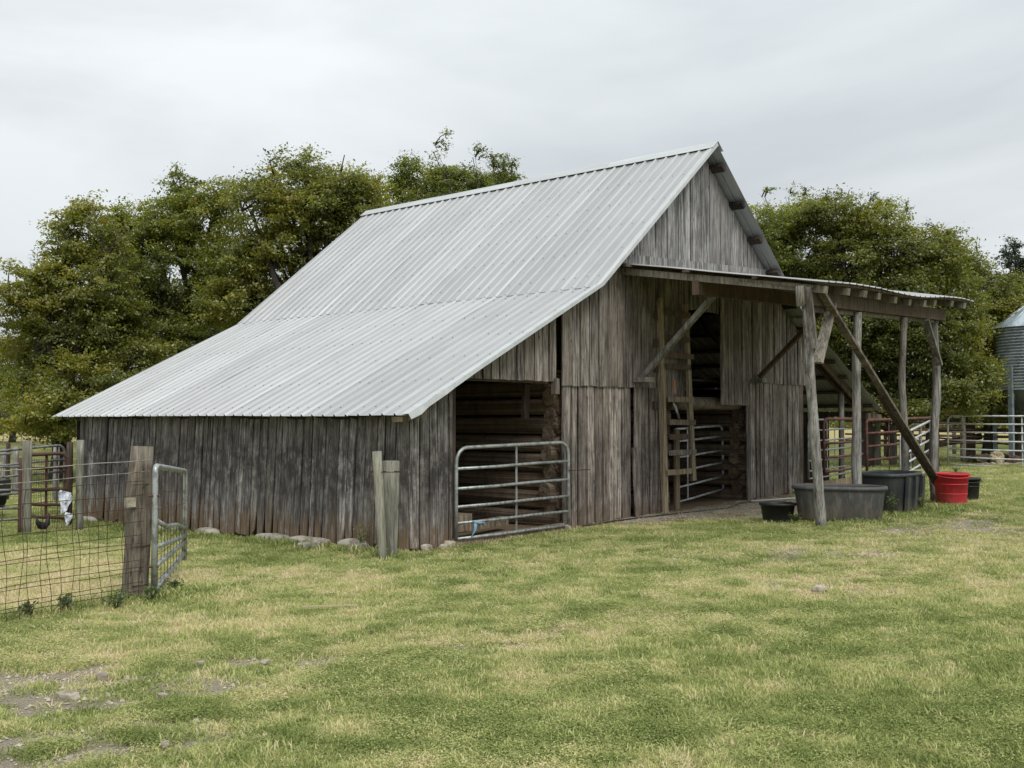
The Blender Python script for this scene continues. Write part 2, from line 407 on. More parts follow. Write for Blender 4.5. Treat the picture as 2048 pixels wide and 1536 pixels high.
def ground_mat():
    m, t, b, o = mat_new('field_ground')
    at_ = N(t, 'ShaderNodeAttribute', attribute_name='cover')
    sp = N(t, 'ShaderNodeSeparateColor'); t.links.new(at_.outputs['Color'], sp.inputs[0])
    geo = N(t, 'ShaderNodeNewGeometry'); pos = geo.outputs['Position']
    n1 = noise_n(t, pos, 5, 8, .75); n2 = noise_n(t, pos, 38, 6, .8); n3 = noise_n(t, pos, 130, 3, .7); nf = noise_n(t, pos, .12, 5, .65)
    green = ramp(t, n2, [(.3, (.075, .09, .03)), (.7, (.22, .23, .085))])
    dry = ramp(t, n2, [(.3, (.26, .225, .10)), (.7, (.52, .455, .22))])
    soil = ramp(t, n2, [(.3, (.20, .15, .095)), (.7, (.42, .33, .22))])
    grav = ramp(t, n3, [(.3, (.24, .19, .13)), (.50, (.42, .36, .27)), (.68, (.66, .60, .49))])
    f = mathn(t, 'ADD', sp.outputs[1], mathn(t, 'MULTIPLY_ADD', n1, .7, -.35))
    col = mixc(t, ramp(t, f, [(.2, 0.0), (.8, 1.0)]), green, dry)
    col = mixc(t, ramp(t, mathn(t, 'ADD', sp.outputs[0], mathn(t, 'MULTIPLY_ADD', n2, .5, -.25)), [(.3, 0.0), (.6, 1.0)]), col, soil)
    col = mixc(t, ramp(t, mathn(t, 'ADD', sp.outputs[2], mathn(t, 'MULTIPLY_ADD', n2, .5, -.25)), [(.35, 0.0), (.6, 1.0)]), col, grav)
    t.links.new(col, b.inputs['Base Color']); b.inputs['Roughness'].default_value = 1; b.inputs['Specular IOR Level'].default_value = 0
    bump(t, b, mathn(t, 'ADD', n2, n3), .9, .03)
    return m
M_GROUND = ground_mat()

# ------------------------------------------------------------------ ground cover fields (numpy value noise)
_perm = rng.permutation(512)
def vnoise(x, y):
    xi = np.floor(x).astype(int); yi = np.floor(y).astype(int); fx = x - xi; fy = y - yi
    fx = fx * fx * (3 - 2 * fx); fy = fy * fy * (3 - 2 * fy)
    h = lambda a, b: _perm[(_perm[a & 511] + b) & 511] / 511.0
    return (h(xi, yi) * (1 - fx) + h(xi + 1, yi) * fx) * (1 - fy) + (h(xi, yi + 1) * (1 - fx) + h(xi + 1, yi + 1) * fx) * fy
def fbm(x, y, s, o=4):
    v = 0; a = 1; tot = 0
    for k in range(o):
        v = v + a * vnoise(x * s * 2 ** k + 31.7 * k, y * s * 2 ** k + 17.3 * k); tot += a; a *= .55
    return v / tot
def px_to_ground(px, py):
    x = (px - 1024) / FPX; v = -(py - 768) / FPX
    dy = math.cos(TH) - v * math.sin(TH); dz = math.sin(TH) + v * math.cos(TH); z = 0
    for _ in range(20):
        k = (z - 1.75) / dz
        s = CAM.x + VD.x * dy * k + VR.x * x * k; t = CAM.y + VD.y * dy * k + VR.y * x * k
        z = gz(s, t)
    return s, t
# (column, row, half width in metres across, half depth, amount): patches in the turf, laid out on the ground
GRAVEL = [(60, 1372, .50, .30, 1), (205, 1362, .32, .20, 1), (140, 1403, .34, .16, .9), (365, 1382, .30, .14, .9), (110, 1508, .42, .18, 1), (20, 1430, .3, .15, .8), (300, 1455, .25, .1, .7), (530, 1330, .35, .2, .9), (1650, 1182, .5, .35, .9), (1060, 1272, .8, .25, .6), (1375, 1235, .7, .35, .5), (1640, 1112, .8, .5, .6), (1980, 1056, 1.2, .8, .7), (1000, 1280, .5, .2, .6), (60, 1395, .6, .2, .6), (700, 1385, .3, .15, .5)]
DRY = [(1590, 1165, 1.6, 1.0, .75), (1800, 1180, 1.2, .8, .5), (1050, 1265, 1.3, .7, .45), (1350, 1240, 1.4, .5, .4), (1950, 1085, 3, 1.6, .4), (150, 1170, 2.6, 1.8, .55), (90, 1320, 1.0, .5, .45), (820, 1300, .9, .4, .45), (600, 1370, .8, .3, .3), (1650, 1100, 1.6, 1.2, .35), (430, 1240, 1.2, .6, .35), (1200, 1345, .6, .2, .4), (160, 1440, .6, .25, .3), (900, 1470, .8, .25, .25), (1190, 1130, 1, .5, .25)]
LUSH = [(1060, 1345, 1.0, .3, .5), (900, 1310, .8, .3, .35), (480, 1430, 1.2, .35, .45), (1500, 1215, 1.5, .4, .4), (1750, 1240, 1.2, .4, .35), (60, 1500, .5, .2, .4), (1250, 1085, 2.2, .5, .5), (560, 1130, 2, .5, .5), (420, 1115, 1, .7, .5), (150, 1075, 2.0, 1.0, .6), (1040, 1380, .8, .3, .5), (780, 1395, .9, .3, .3), (1700, 1400, 1.6, .5, .2), (420, 1290, .6, .3, .3), (1000, 1160, 1.6, .5, .3), (1900, 1300, 1.5, .6, .2), (440, 1495, .7, .2, .35)]
def blobs(s, t, L):
    v = np.zeros_like(s)
    w1 = fbm(s, t, 1.7) - .5; w2 = fbm(s + 50, t + 9, 1.7) - .5
    for px, py, ra, rd, amt in L:
        cs, ct = px_to_ground(px, py)
        ds, dt = s - cs, t - ct
        ra2, rd2 = (ra * 1.8, rd * 2.2) if L is GRAVEL else (ra, rd)
        a = (ds * VR.x + dt * VR.y) / ra2 + w1 * 1.6; d = (ds * VD.x + dt * VD.y) / rd2 + w2 * 1.6
        v = np.maximum(v, amt * np.exp(-(a * a + d * d) * .9))
    return v
def cover(s, t):
    n = fbm(s, t, .55); n2 = fbm(s + 80, t - 30, 1.9, 3)
    fine = fbm(s - 20, t + 60, 4.5, 3)
    dist = (s - CAM.x) * VD.x + (t - CAM.y) * VD.y
    side = (s - CAM.x) * VR.x + (t - CAM.y) * VR.y
    dry = .37 + (n - .5) * .30 + (n2 - .5) * .45 + (fine - .5) * 1.0 + (fbm(s + 5, t + 5, 9.0, 2) - .5) * .5 + .60 * blobs(s, t, DRY) - .40 * blobs(s, t, LUSH) - .10 * np.exp(-((side - 3.2) / 2.6) ** 2 - ((dist - 6.5) / 2.6) ** 2)
    # left paddock and the hay field far off
    far = np.clip((dist - 72) / 10, 0, 1); mid = np.clip((dist - 42) / 8, 0, 1) * (1 - far)
    dry = dry * (1 - .7 * far) + .85 * far; dry = dry - .15 * mid
    dry = dry + .22 * np.clip((-s - 1.0) / 1.5, 0, 1) * np.clip((t + .5) / 1, 0, 1) * (t < 6) * (1 - far)
    # dirt: inside the barn and apron under the porch
    w = (fbm(s, t, 1.3) - .5) * .8
    inside = (s > .15) & (s < 15.4) & (t > .3) & (t < 9.6)
    edge = np.minimum(.0 - .92 * (s - 4.0), .45); edge = np.maximum(edge, -2.6)
    apron = np.clip((t - edge + w) * 3, 0, 1) * np.clip((s - 3.6) * 2, 0, 1) * np.clip((14.5 - s) * .8, 0, 1) * (t < 1)
    apron = apron * np.clip(1.3 - np.clip(s - 9.2, 0, 9) * .55, 0, 1)
    lip = np.clip((t + .12 + w * .4) * 6, 0, 1) * (s > .2) * (s < 15) * (t < 1)
    soil = np.maximum(np.maximum(inside * 1.0, apron * .9), lip * .9)
    grav = np.maximum(blobs(s, t, GRAVEL), apron * .75 * (s > 4.2) * (t < .32))
    grav = grav * np.clip(-.25 + 2.3 * fbm(s + 3, t - 8, 5.5, 4), 0, 1.3)
    speck = np.clip((fbm(s + 11, t + 3, 3.2, 3) - .60) * 7, 0, 1) * np.clip((fbm(s - 9, t + 13, .5, 2) - .40) * 4, 0, 1)
    soil = np.maximum(soil, speck * .55 * (far < .5))
    soil = np.maximum(soil, np.clip(grav * 1.2, 0, 1) * .7)
    return np.clip(dry, 0, 1), np.clip(soil, 0, 1), np.clip(grav, 0, 1)

def make_ground():
    na = 400
    rad = np.concatenate([[0.0], np.geomspace(.6, 1800, 230)])
    # finer angular steps where the picture looks
    a0 = np.linspace(-math.pi, math.pi, na, endpoint=False)
    a = a0 - .62 * np.sin(a0)
    hd = YAW + a
    RR, AA = np.meshgrid(rad[1:], hd, indexing='ij')
    s = CAM.x + RR * np.cos(AA); t = CAM.y + RR * np.sin(AA)
    z = gz_np(s, t) + (fbm(s, t, .9, 3) - .5) * .05 * np.clip(1.5 - RR / 60, 0, 1) + (fbm(s, t, .02, 3) - .5) * .8 * np.clip((RR - 60) / 200, 0, 1)
    ss = np.concatenate([[CAM.x], s.ravel()]); tt = np.concatenate([[CAM.y], t.ravel()]); zz = np.concatenate([[gz(CAM.x, CAM.y)], z.ravel()])
    co = np.stack([ss, tt, zz], 1)
    nr = len(rad) - 1
    i = np.arange(nr - 1)[:, None] * na + 1; j = np.arange(na)[None, :]; j2 = (j + 1) % na
    q = np.stack([i + j, i + na + j, i + na + j2, i + j2], -1).reshape(-1, 4)
    faces = [tuple(x) for x in q.tolist()] + [(0, 1 + k, 1 + (k + 1) % na) for k in range(na)]
    me = bpy.data.meshes.new('ground'); me.from_pydata(co.tolist(), [], faces)
    me.polygons.foreach_set('use_smooth', [True] * len(faces))
    dry, soil, grav = cover(ss, tt)
    ca = me.color_attributes.new('cover', 'FLOAT_COLOR', 'POINT')
    ca.data.foreach_set('color', np.stack([soil, dry, grav, np.ones_like(dry)], 1).ravel())
    me.materials.append(M_GROUND)
    o = bpy.data.objects.new('ground', me); COL.objects.link(o); o['kind'] = 'structure'
    return o
GROUND = make_ground()

# ------------------------------------------------------------------ barn
T0, LB = .35, 9.815                       # front wall plane, roof length
RP = [(0, 1.79), (4.15, 3.86), (7.77, 6.80), (11.40, 3.86), (15.62, 1.93)]
def zroof(s):
    for (a, za), (b, zb) in zip(RP, RP[1:]):
        if s <= b or b == RP[-1][0]:
            return za + (zb - za) * (s - a) / (b - a)
def ztrim(s): return 4.39 + .057 * (s - 5.2)
barn = thing('barn', 'old weathered grey board barn with a long silver ribbed metal roof and a post porch', 'barn', (0, 0, 0))

def board(a, b, z0, z1f, mat, origin, axis, nrm, parent=barn, thick=.024, lean=0., taper=0., ragged=.02, name='board', label=None, proud=0., nseg=7):
    """one upright board between a and b along `axis`, from z0 to z1f(position); sawn edges wander, bottom is ragged"""
    axis = Vector(axis); nrm = Vector(nrm); origin = Vector(origin)
    off = proud + random.uniform(0, .010)
    sd = random.uniform(0, 90); vs = []; fs = []
    zl = z0 + random.uniform(-ragged, ragged); zr_ = z0 + random.uniform(-ragged, ragged)
    za, zb = z1f(a), z1f(b)
    cup = random.uniform(-.008, .008)
    for k in range(nseg + 1):
        f = k / nseg
        e = taper * max(0, 1 - f * 3.2) ** 1.3
        wl = .006 * noise.noise(Vector((sd, f * 3, 0))); wr = .006 * noise.noise(Vector((sd, f * 3, 9)))
        pa = a + wl + e * (b - a) * .5; pb = b + wr - e * (b - a) * .5
        ln = lean * (1 - f); wv = cup * math.sin(f * 3.14)
        for p, zt, zb_ in ((pa, za, zl), (pb, zb, zr_)):
            z = zb_ + (zt - zb_) * f
            if k == 0 and taper: z += random.uniform(-.02, .05)
            for d in (0, thick):
                P = origin + axis * p + nrm * (off + d + ln + wv); P.z = z
                vs.append(P)
    # verts per ring: aL-back, aL-front, bR-back, bR-front
    for k in range(nseg):
        o = k * 4; u = o + 4
        fs += [(o + 1, o + 3, u + 3, u + 1), (o + 2, o, u, u + 2), (o, o + 1, u + 1, u), (o + 3, o + 2, u + 2, u + 3)]
    fs += [(0, 2, 3, 1), (nseg * 4 + 1, nseg * 4 + 3, nseg * 4 + 2, nseg * 4)]
    mb = MB(); mb.add(vs, fs)
    c = origin + axis * ((a + b) / 2); c.z = z0
    return mb.build(name, mat, parent, c, label)
def boards(a, b, w, z0f, z1f, mat, origin=(0, T0, 0), axis=(1, 0, 0), nrm=(0, -1, 0), gap=.018, **kw):
    p = a
    while p < b - .05:
        ww = w * random.uniform(.72, 1.25)
        if b - (p + ww) < .09: ww = b - p
        g = gap * random.uniform(.4, 2.0)
        if random.random() < .12: g += .012
        kk = dict(kw); tp = kk.pop('taper', 0)
        board(p, p + ww - g, z0f(p + ww / 2), z1f, mat, origin, axis, nrm, taper=(tp * random.uniform(.2, 1) if random.random() < .7 else 0), **kk)
        p += ww
FG = lambda s: gz(s, T0)
roof_in = lambda s: zroof(s) - .07
under = lambda s: min(zroof(s) - .07, ztrim(s) if 4.95 < s < 10.75 else 99)
# front wall
boards(.12, 1.14, .21, lambda s: FG(s) + .0, roof_in, W_SIDE, taper=.1)
boards(1.32, 3.40, .20, lambda s: 2.31, lambda s: zroof(s) - .05, W_UPPER, ragged=.006)
boards(3.52, 6.30, .225, lambda s: 2.235 + .006 * s, under, W_UPPER, proud=.028, ragged=.012)
boards(6.30, 7.14, .21, lambda s: 2.05, under, W_UPPER, proud=.0)
boards(7.14, 8.40, .20, lambda s: 3.74, under, W_UPPER)
boards(8.40, 9.40, .17, lambda s: 2.0, under, W_UPPER, proud=.035, ragged=.012)
boards(9.42, 12.05, .20, lambda s: 2.46, under, W_UPPER, proud=.024, ragged=.008)
boards(3.56, 5.42, .20, lambda s: FG(s) + .0, lambda s: 2.29, W_FRONT, taper=.12, ragged=.03)
boards(5.52, 6.33, .27, lambda s: FG(s) + .0, lambda s: 2.29, W_FRONT, taper=.05)
boards(9.44, 11.96, .20, lambda s: FG(s) + .0, lambda s: 2.50, W_FRONT, taper=.05)
boards(4.92, 10.80, .20, lambda s: ztrim(s) + .10, roof_in, W_GABLE, ragged=.006, proud=.012)
# long side wall under the low eave
SW = dict(origin=(.27, 0, 0), axis=(0, 1, 0), nrm=(-1, 0, 0))
boards(.33, 9.22, .185, lambda t: gz(.1, t) + (.05 if t > .8 else 0), lambda t: 1.76 + .03 * math.sin(t * 37), W_SIDE, lean=.09, taper=.5, ragged=.05, gap=.02, **SW)

mb = MB(); mb.beam((4.95, T0 - .05, ztrim(4.95) + .04), (10.8, T0 - .05, ztrim(10.8) + .04), .03, .15); mb.build('gable_trim', W_GABLE, barn, (4.95, T0, 4.4))
# dim inner skins that keep the far sides closed
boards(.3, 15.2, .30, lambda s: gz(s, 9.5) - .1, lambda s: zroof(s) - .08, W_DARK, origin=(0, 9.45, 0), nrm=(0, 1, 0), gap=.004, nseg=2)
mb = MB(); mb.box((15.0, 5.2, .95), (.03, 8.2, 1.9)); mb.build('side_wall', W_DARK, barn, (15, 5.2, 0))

def post(name, p0, p1, r0, r1, mat, parent, n=10, segs=7, wob=.18, label=None, bend=.0, own=None):
    """a peeled round pole with knots and an uneven outline"""
    p0 = Vector(p0); p1 = Vector(p1); mb = MB(); sd = random.uniform(0, 99); pts = []; rs = []
    for k in range(segs + 1):
        f = k / segs
        q = p0.lerp(p1, f) + Vector((noise.noise(Vector((sd, f * 2.4, 0))), noise.noise(Vector((sd, f * 2.4, 7))), 0)) * bend
        pts.append(q); rs.append((r0 + (r1 - r0) * f) * (1 + .10 * noise.noise(Vector((sd, f * 6, 3)))))
    mb.tube(pts, rs, n, True, wob, sd)
    return mb.build(name, mat, parent, tuple(p0), label)

mb = MB(); mb.beam((5.475, .235, FG(5.5) - .02), (5.40, .26, 1.25), .11, .025, up=(0, 1, 0)); mb.build('board', W_FRONT, barn, (5.47, .24, .1), 'short loose board leaning over the gap left of the ladder')
# square framing posts behind the boards
for s, t, z1 in [(1.2, .48, 2.25), (12.1, .48, 3.4)]:
    mb = MB(); mb.beam((s, t, gz(s, t) - .2), (s, t, z1), .13, .13, up=(0, 1, 0)); mb.build('frame_post', W_DARK, barn, (s, t, 0))
mb = MB(); mb.beam((1.45, .43, 2.33), (3.5, .43, 2.33), .06, .10); mb.build('header_beam', W_DARK, barn, (1.1, .43, 2.36))
mb = MB(); mb.beam((3.38, .33, 2.12), (3.38, .33, 2.36), .10, .08, up=(0, 1, 0)); mb.build('hanging_block', W_UPPER, barn, (3.38, .33, 2.2))

# -- roof sheets: ribbed panels, one object each, sharing two meshes per slope
PITCH = LB / 41
def rib_profile(n):
    pts = []
    for k in range(n):
        x = k * PITCH
        pts += [(x, 0), (x + PITCH * .82, 0), (x + PITCH * .865, .028), (x + PITCH * .935, .028)]
    pts.append((n * PITCH + .004, 0))
    return pts
def sheet_mesh(name, n, length, mat, rows=6, wav=.006, sd=0):
    prof = rib_profile(n); vs = []; fs = []; m = len(prof); mi = []
    for r in range(rows + 1):
        y = length * r / rows
        for x, z in prof:
            vs.append((x, y, z + wav * noise.noise(Vector((x * 2 + sd, y * .9, sd)))))
    nv = len(vs); vs += [(x, y, z - .002) for x, y, z in vs]
    for r in range(rows):
        for k in range(m - 1):
            a = r * m + k
            fs += [(a, a + 1, a + m + 1, a + m), (nv + a + 1, nv + a, nv + a + m, nv + a + m + 1)]
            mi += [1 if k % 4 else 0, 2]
    for k in range(m - 1):
        fs += [(nv + k, nv + k + 1, k + 1, k), (rows * m + k, rows * m + k + 1, nv + rows * m + k + 1, nv + rows * m + k)]
    for r in range(rows):
        a = r * m; fs += [(a, a + m, nv + a + m, nv + a), (a + m - 1, nv + a + m - 1, nv + a + 2 * m - 1, a + 2 * m - 1)]
    me = bpy.data.meshes.new(name); me.from_pydata(vs, [], fs)
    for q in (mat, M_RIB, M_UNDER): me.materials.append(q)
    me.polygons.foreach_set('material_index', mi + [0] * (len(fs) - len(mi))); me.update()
    return me
def lay_sheets(pA, pB, mat, lift=0., flip=False, up_ext=.0, dn_ext=.0):
    """sheets along the whole length between profile points pA (low) and pB (high)"""
    A = Vector((pA[0], 0, pA[1])); B = Vector((pB[0], 0, pB[1])); d = (B - A).normalized()
    A = A - d * dn_ext; B = B + d * up_ext
    L = (B - A).length; yv = d; xv = Vector((0, 1, 0)); zv = xv.cross(yv)
    if zv.z < 0: xv = -xv; zv = xv.cross(yv)
    nn = [4] * 9 + [5]
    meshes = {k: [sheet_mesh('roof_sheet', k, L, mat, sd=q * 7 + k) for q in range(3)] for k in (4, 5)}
    t = 0.
    for i, k in enumerate(nn):
        o = bpy.data.objects.new('roof_sheet', meshes[k][i % 3]); COL.objects.link(o); o.parent = barn
        y0 = t if xv.y > 0 else LB - t
        org = A + Vector((0, y0, 0)) + zv * (lift + .0025 * (i % 2)) + d * random.uniform(-.012, .012)
        M = Matrix((xv, yv, zv)).transposed().to_4x4(); M.translation = org
        o.matrix_basis = M
        t += k * PITCH
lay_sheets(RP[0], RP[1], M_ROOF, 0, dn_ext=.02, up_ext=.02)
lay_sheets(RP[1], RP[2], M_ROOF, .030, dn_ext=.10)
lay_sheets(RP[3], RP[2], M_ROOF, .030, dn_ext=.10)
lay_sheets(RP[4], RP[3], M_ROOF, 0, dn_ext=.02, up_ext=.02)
# ridge cap: folded flashing with a small lap between lengths
for k in range(4):
    a, b = k * LB / 4 - .03, (k + 1) * LB / 4 + .03
    zt = RP[2][1] + .085 + .004 * (k % 2); dz = .19 * .812; ds = .19
    mb = MB(); v = []
    for y in (a, b):
        v += [(RP[2][0] - ds, y, zt - dz), (RP[2][0], y, zt), (RP[2][0] + ds, y, zt - dz)]
        v += [(RP[2][0] - ds, y, zt - dz - .004), (RP[2][0], y, zt - .005), (RP[2][0] + ds, y, zt - dz - .004)]
    mb.add(v, [(0, 1, 7, 6), (1, 2, 8, 7), (4, 3, 9, 10), (5, 4, 10, 11), (0, 3, 4, 1), (1, 4, 5, 2), (6, 7, 10, 9), (7, 8, 11, 10), (0, 6, 9, 3), (2, 5, 11, 8)])
    mb.build('ridge_cap', M_FLASH, barn, (RP[2][0], a, zt))
# rake flashing on the front edge, torn and curled at its low end
def rake(pa, pb, name='rake_trim', torn=False):
    A = Vector((pa[0], 0, pa[1])); B = Vector((pb[0], 0, pb[1])); d = (B - A).normalized(); n = d.cross(Vector((0, -1, 0)))
    if n.z < 0: n = -n
    mb = MB(); K = 26 if torn else 10; rows = []
    for k in range(K + 1):
        f = k / K; P = A.lerp(B, f); w = .10; drop = .018; j = 0
        if torn and f < .32:
            j = (1 - f / .32)
            w += .02 * j; drop += (.025 * j) * (1 + noise.noise(Vector((f * 120, 3, 0))) * 2.6)
        wv = .004 * noise.noise(Vector((f * 30, 1, 1))) * (1 + 6 * j)
        rows.append([P + Vector((0, w, 0)) + n * .030, P + Vector((0, -.025, 0)) + n * (.036 + wv), P + Vector((0, -.032 - .03 * j * random.random(), 0)) + n * (-drop)])
    vs = [q for r in rows for q in r]; nv = len(vs)
    vs += [q + n * -.002 + Vector((0, .003, 0)) for q in vs[:nv]]
    fs = []
    for k in range(K):
        for c in (0, 1):
            a = k * 3 + c; fs += [(a, a + 1, a + 4, a + 3), (nv + a + 1, nv + a, nv + a + 3, nv + a + 4)]
    mb.add(vs, fs); mb.build(name, M_FLASH, barn, tuple(A))
rake((-.03, 1.775), RP[1], torn=True); rake(RP[1], (RP[2][0], RP[2][1] + .02)); 
# screws on the two visible slopes, in rows over the purlins
mb = MB()
for (A, B, lift) in ((RP[0], RP[1], 0), (RP[1], RP[2], .03)):
    A3 = Vector((A[0], 0, A[1])); B3 = Vector((B[0], 0, B[1])); L = (B3 - A3).length; d = (B3 - A3) / L
    n = Vector((0, 1, 0)).cross(d); n = n if n.z > 0 else -n
    rows = int(L / .75)
    for r in range(rows):
        u = .25 + r * (L - .5) / (rows - 1)
        for k in range(41):
            if random.random() < .14: continue
            q = A3 + d * (u + random.uniform(-.03, .03)) + n * (lift + .006) + Vector((0, (k + .74) * PITCH, 0))
            mb.box(q, (.012, .012, .010))
mb.build('roof_screws', M_SCREW, barn, kind='stuff')

# purlins (run the length, tips show under the gable overhang) and rafters
def purlins(pa, pb, n, w, h, mat, y0=.07):
    A = Vector((pa[0], 0, pa[1])); B = Vector((pb[0], 0, pb[1])); d = (B - A).normalized()
    up = Vector((0, 1, 0)).cross(d); up = up if up.z > 0 else -up
    for k in range(n):
        q = A.lerp(B, (k + .5) / n) - up * (h / 2 + .026)
        mb = MB(); mb.beam(q + Vector((0, y0 + random.uniform(-.02, .05), 0)), q + Vector((0, LB - .07, 0)), w, h, up=up)
        mb.build('purlin', mat, barn, tuple(q + Vector((0, y0, 0))))
purlins(RP[0], RP[1], 5, .10, .045, W_DARK, .12); purlins(RP[1], RP[2], 5, .10, .05, W_DARK, .10)
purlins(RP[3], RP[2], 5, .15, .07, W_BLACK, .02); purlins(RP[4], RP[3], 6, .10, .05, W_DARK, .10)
for t in (.50, 2.3, 4.1, 5.9, 7.7, 9.3):
    for pa, pb in zip(RP, RP[1:]):
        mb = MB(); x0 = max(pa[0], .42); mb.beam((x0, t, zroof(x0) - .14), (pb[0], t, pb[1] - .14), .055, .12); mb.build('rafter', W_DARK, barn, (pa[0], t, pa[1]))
# eave plate under the low roof, its end peeping out at the corner
mb = MB(); mb.beam((.32, .36, 1.74), (.32, 9.4, 1.74), .08, .09); mb.build('eave_plate', W_DARK, barn, (.12, .1, 1.7))
mb = MB(); mb.beam((.02, .26, 1.735), (.42, .26, 1.80), .20, .07, up=(0, 0, 1)); mb.build('rafter_tail', W_LAD, barn, (.02, .26, 1.7))
mb = MB(); mb.beam((15.35, .12, 1.84), (15.35, 9.6, 1.84), .08, .12); mb.build('eave_plate', W_BEAM, barn, (15.35, .1, 1.8))
mb = MB(); mb.beam((15.15, .2, 1.80), (15.95, .2, 1.76), .06, .14); mb.build('rafter_tail', W_BEAM, barn, (15.5, .2, 1.8))
mb = MB(); mb.beam((12.2, T0, 3.36), (15.2, T0, 2.0), .05, .13); mb.build('rafter', W_BEAM, barn, (12.2, T0, 3.4))
for s, t, w in ((14.35, .5, .15), (15.0, .42, .17)):
    post('frame_post', (s, t, gz(s, t) - .2), (s, t, zroof(s) - .1), w * .5, w * .45, W_POST, barn)
# boards of the inner partition seen through the right bay
for k in range(4):
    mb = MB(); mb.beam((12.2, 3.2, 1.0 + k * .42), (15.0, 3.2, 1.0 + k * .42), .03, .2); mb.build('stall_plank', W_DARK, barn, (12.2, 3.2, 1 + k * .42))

# -- hewn log cribs
def log_mesh(L, r, sd):
    mb = MB(); n = 10; K = 9; vs = []
    for k in range(K + 1):
        f = k / K; z = L * f
        for j in range(n):
            a = 2 * math.pi * j / n
            c, s_ = math.cos(a), math.sin(a)
            q = (abs(c) ** 4 + abs(s_) ** 4) ** -.25        # squarish, hewn
            rr = r * (.55 * q + .45) * (1 + .16 * noise.noise(Vector((c + sd, s_, z * 1.2))) + .07 * noise.noise(Vector((c * 3 + sd, s_ * 3, z * 3))))
            vs.append((c * rr * .72, s_ * rr, z))
    fs = [(i * n + j, i * n + (j + 1) % n, (i + 1) * n + (j + 1) % n, (i + 1) * n + j) for i in range(K) for j in range(n)]
    mb.add(vs, fs, False); mb.add([], [])
    mb.f += [tuple(range(n))[::-1], tuple(K * n + j for j in range(n))]; mb.sm += [False] * 2
    me = bpy.data.meshes.new('log'); me.from_pydata(mb.v, [], mb.f); me.materials.append(W_LOG); me.update(); return me
LM = [log_mesh(1.0, .145, k * 5.3) for k in range(4)]
def crib_wall(p0, p1, z0, courses, dz=.295, ext=.18, phase=0, gapf=0):
    p0 = Vector(p0); p1 = Vector(p1); d = (p1 - p0).normalized(); L = (p1 - p0).length
    for k in range(courses):
        z = z0 + .14 + (k + .5 * phase) * dz
        e0, e1 = ext * random.uniform(.6, 1.2), ext * random.uniform(.6, 1.2)
        o = bpy.data.objects.new('log', random.choice(LM)); COL.objects.link(o); o.parent = barn
        xv = d.cross(Vector((0, 0, 1))); yv = d.cross(xv)
        M = Matrix((xv, yv, d)).transposed().to_4x4() @ Matrix.Rotation(random.choice((0, math.pi)) + random.uniform(-.06, .06), 4, 'Z') @ Matrix.Diagonal((random.uniform(.9, 1.2), random.uniform(.86, 1.06), L + e0 + e1, 1))
        M.translation = p0 - d * e0 + Vector((0, 0, z)) + xv * random.uniform(-.03, .03)
        o.matrix_basis = M
z0 = .02
crib_wall((3.70, .66, 0), (3.70, 8.9, 0), z0, 8)                # left crib, face towards the stall
crib_wall((3.70, .62, 0), (6.78, .62, 0), z0, 8, phase=1)       # left crib front
crib_wall((6.70, .66, 0), (6.70, 8.9, 0), z0, 7)                # passage, left side
crib_wall((9.72, .66, 0), (9.72, 8.9, 0), z0 + .05, 7)          # passage, right side
crib_wall((9.72, .66, 0), (12.0, .66, 0), z0 + .05, 7, phase=1)
crib_wall((12.1, .7, 0), (12.1, 8.9, 0), z0 + .05, 8)
post('log', (6.9, .55, 2.02), (9.6, .55, 2.04), .13, .12, W_END, barn, label='pale log sill under the loft door')
# loft floor planks, resting on the cribs
for k in range(30):
    t = .78 + k * .29
    mb = MB(); mb.beam((3.6, t, 2.46), (12.2, t, 2.48), .28, .04); 
    if k < 12: mb.build('loft_plank', W_DARK, barn, (3.6, t, 2.46))
boards(6.4, 9.4, .28, lambda s: 2.5, lambda s: min(zroof(s) - .3, 5.2), W_BLACK, origin=(0, 3.4, 0), gap=.004, nseg=2, name='loft_dark_screen')  # added black plank screen behind the loft mouth, only to keep it dark
# things seen in the mouth of the loft and the passage
mb = MB(); mb.beam((7.0, .42, gz(7, .4)), (7.0, .42, 1.55), .13, .05, up=(0, 1, 0)); mb.build('gate_post', W_LAD, barn, (7.0, .42, 0))
mb = MB(); mb.beam((3.33, .9, 1.75), (3.36, .9, 2.28), .05, .13, up=(1, 0, 0)); mb.build('hanging_plank', W_DARK, barn, (3.4, .9, 1.9), 'short plank hanging inside the stall')

# -- fixed ladder up to the loft
mb = MB(); mb.beam((6.36, .26, FG(6.3) - .05), (6.22, .26, 3.85), .13, .07, up=(0, 1, 0)); mb.build('ladder_rail', W_LAD, barn, (6.36, .26, 0))
mb = MB(); mb.beam((7.24, .22, .62), (6.98, .22, 3.80), .12, .06, up=(0, 1, 0)); mb.build('ladder_rail', W_LAD, barn, (7.2, .22, .6))
for z, a, b, dz, mt in ((.80, 6.33, 7.12, 0, W_LAD), (1.14, 6.4, 7.27, .0, W_END), (1.42, 6.4, 7.0, 0, W_DARK), (1.68, 6.4, 7.25, -.01, W_LAD), (2.08, 6.38, 7.20, .0, W_LAD), (2.66, 6.3, 7.1, 0, W_BEAM), (2.86, 6.3, 7.20, .0, W_BEAM), (3.16, 6.3, 7.08, 0, W_BEAM), (3.60, 6.3, 7.1, 0, W_BEAM)):
    mb = MB(); mb.beam((a, .185, z), (b, .185, z + dz), .03, .095); mb.build('ladder_rung', mt, barn, (a, .185, z))
for z in (1.97, 2.62, 3.05, 3.55):
    mb = MB(); mb.box((6.12, .30, z), (.13, .06, .14)); mb.build('cleat', W_DARK, barn, (6.12, .30, z))
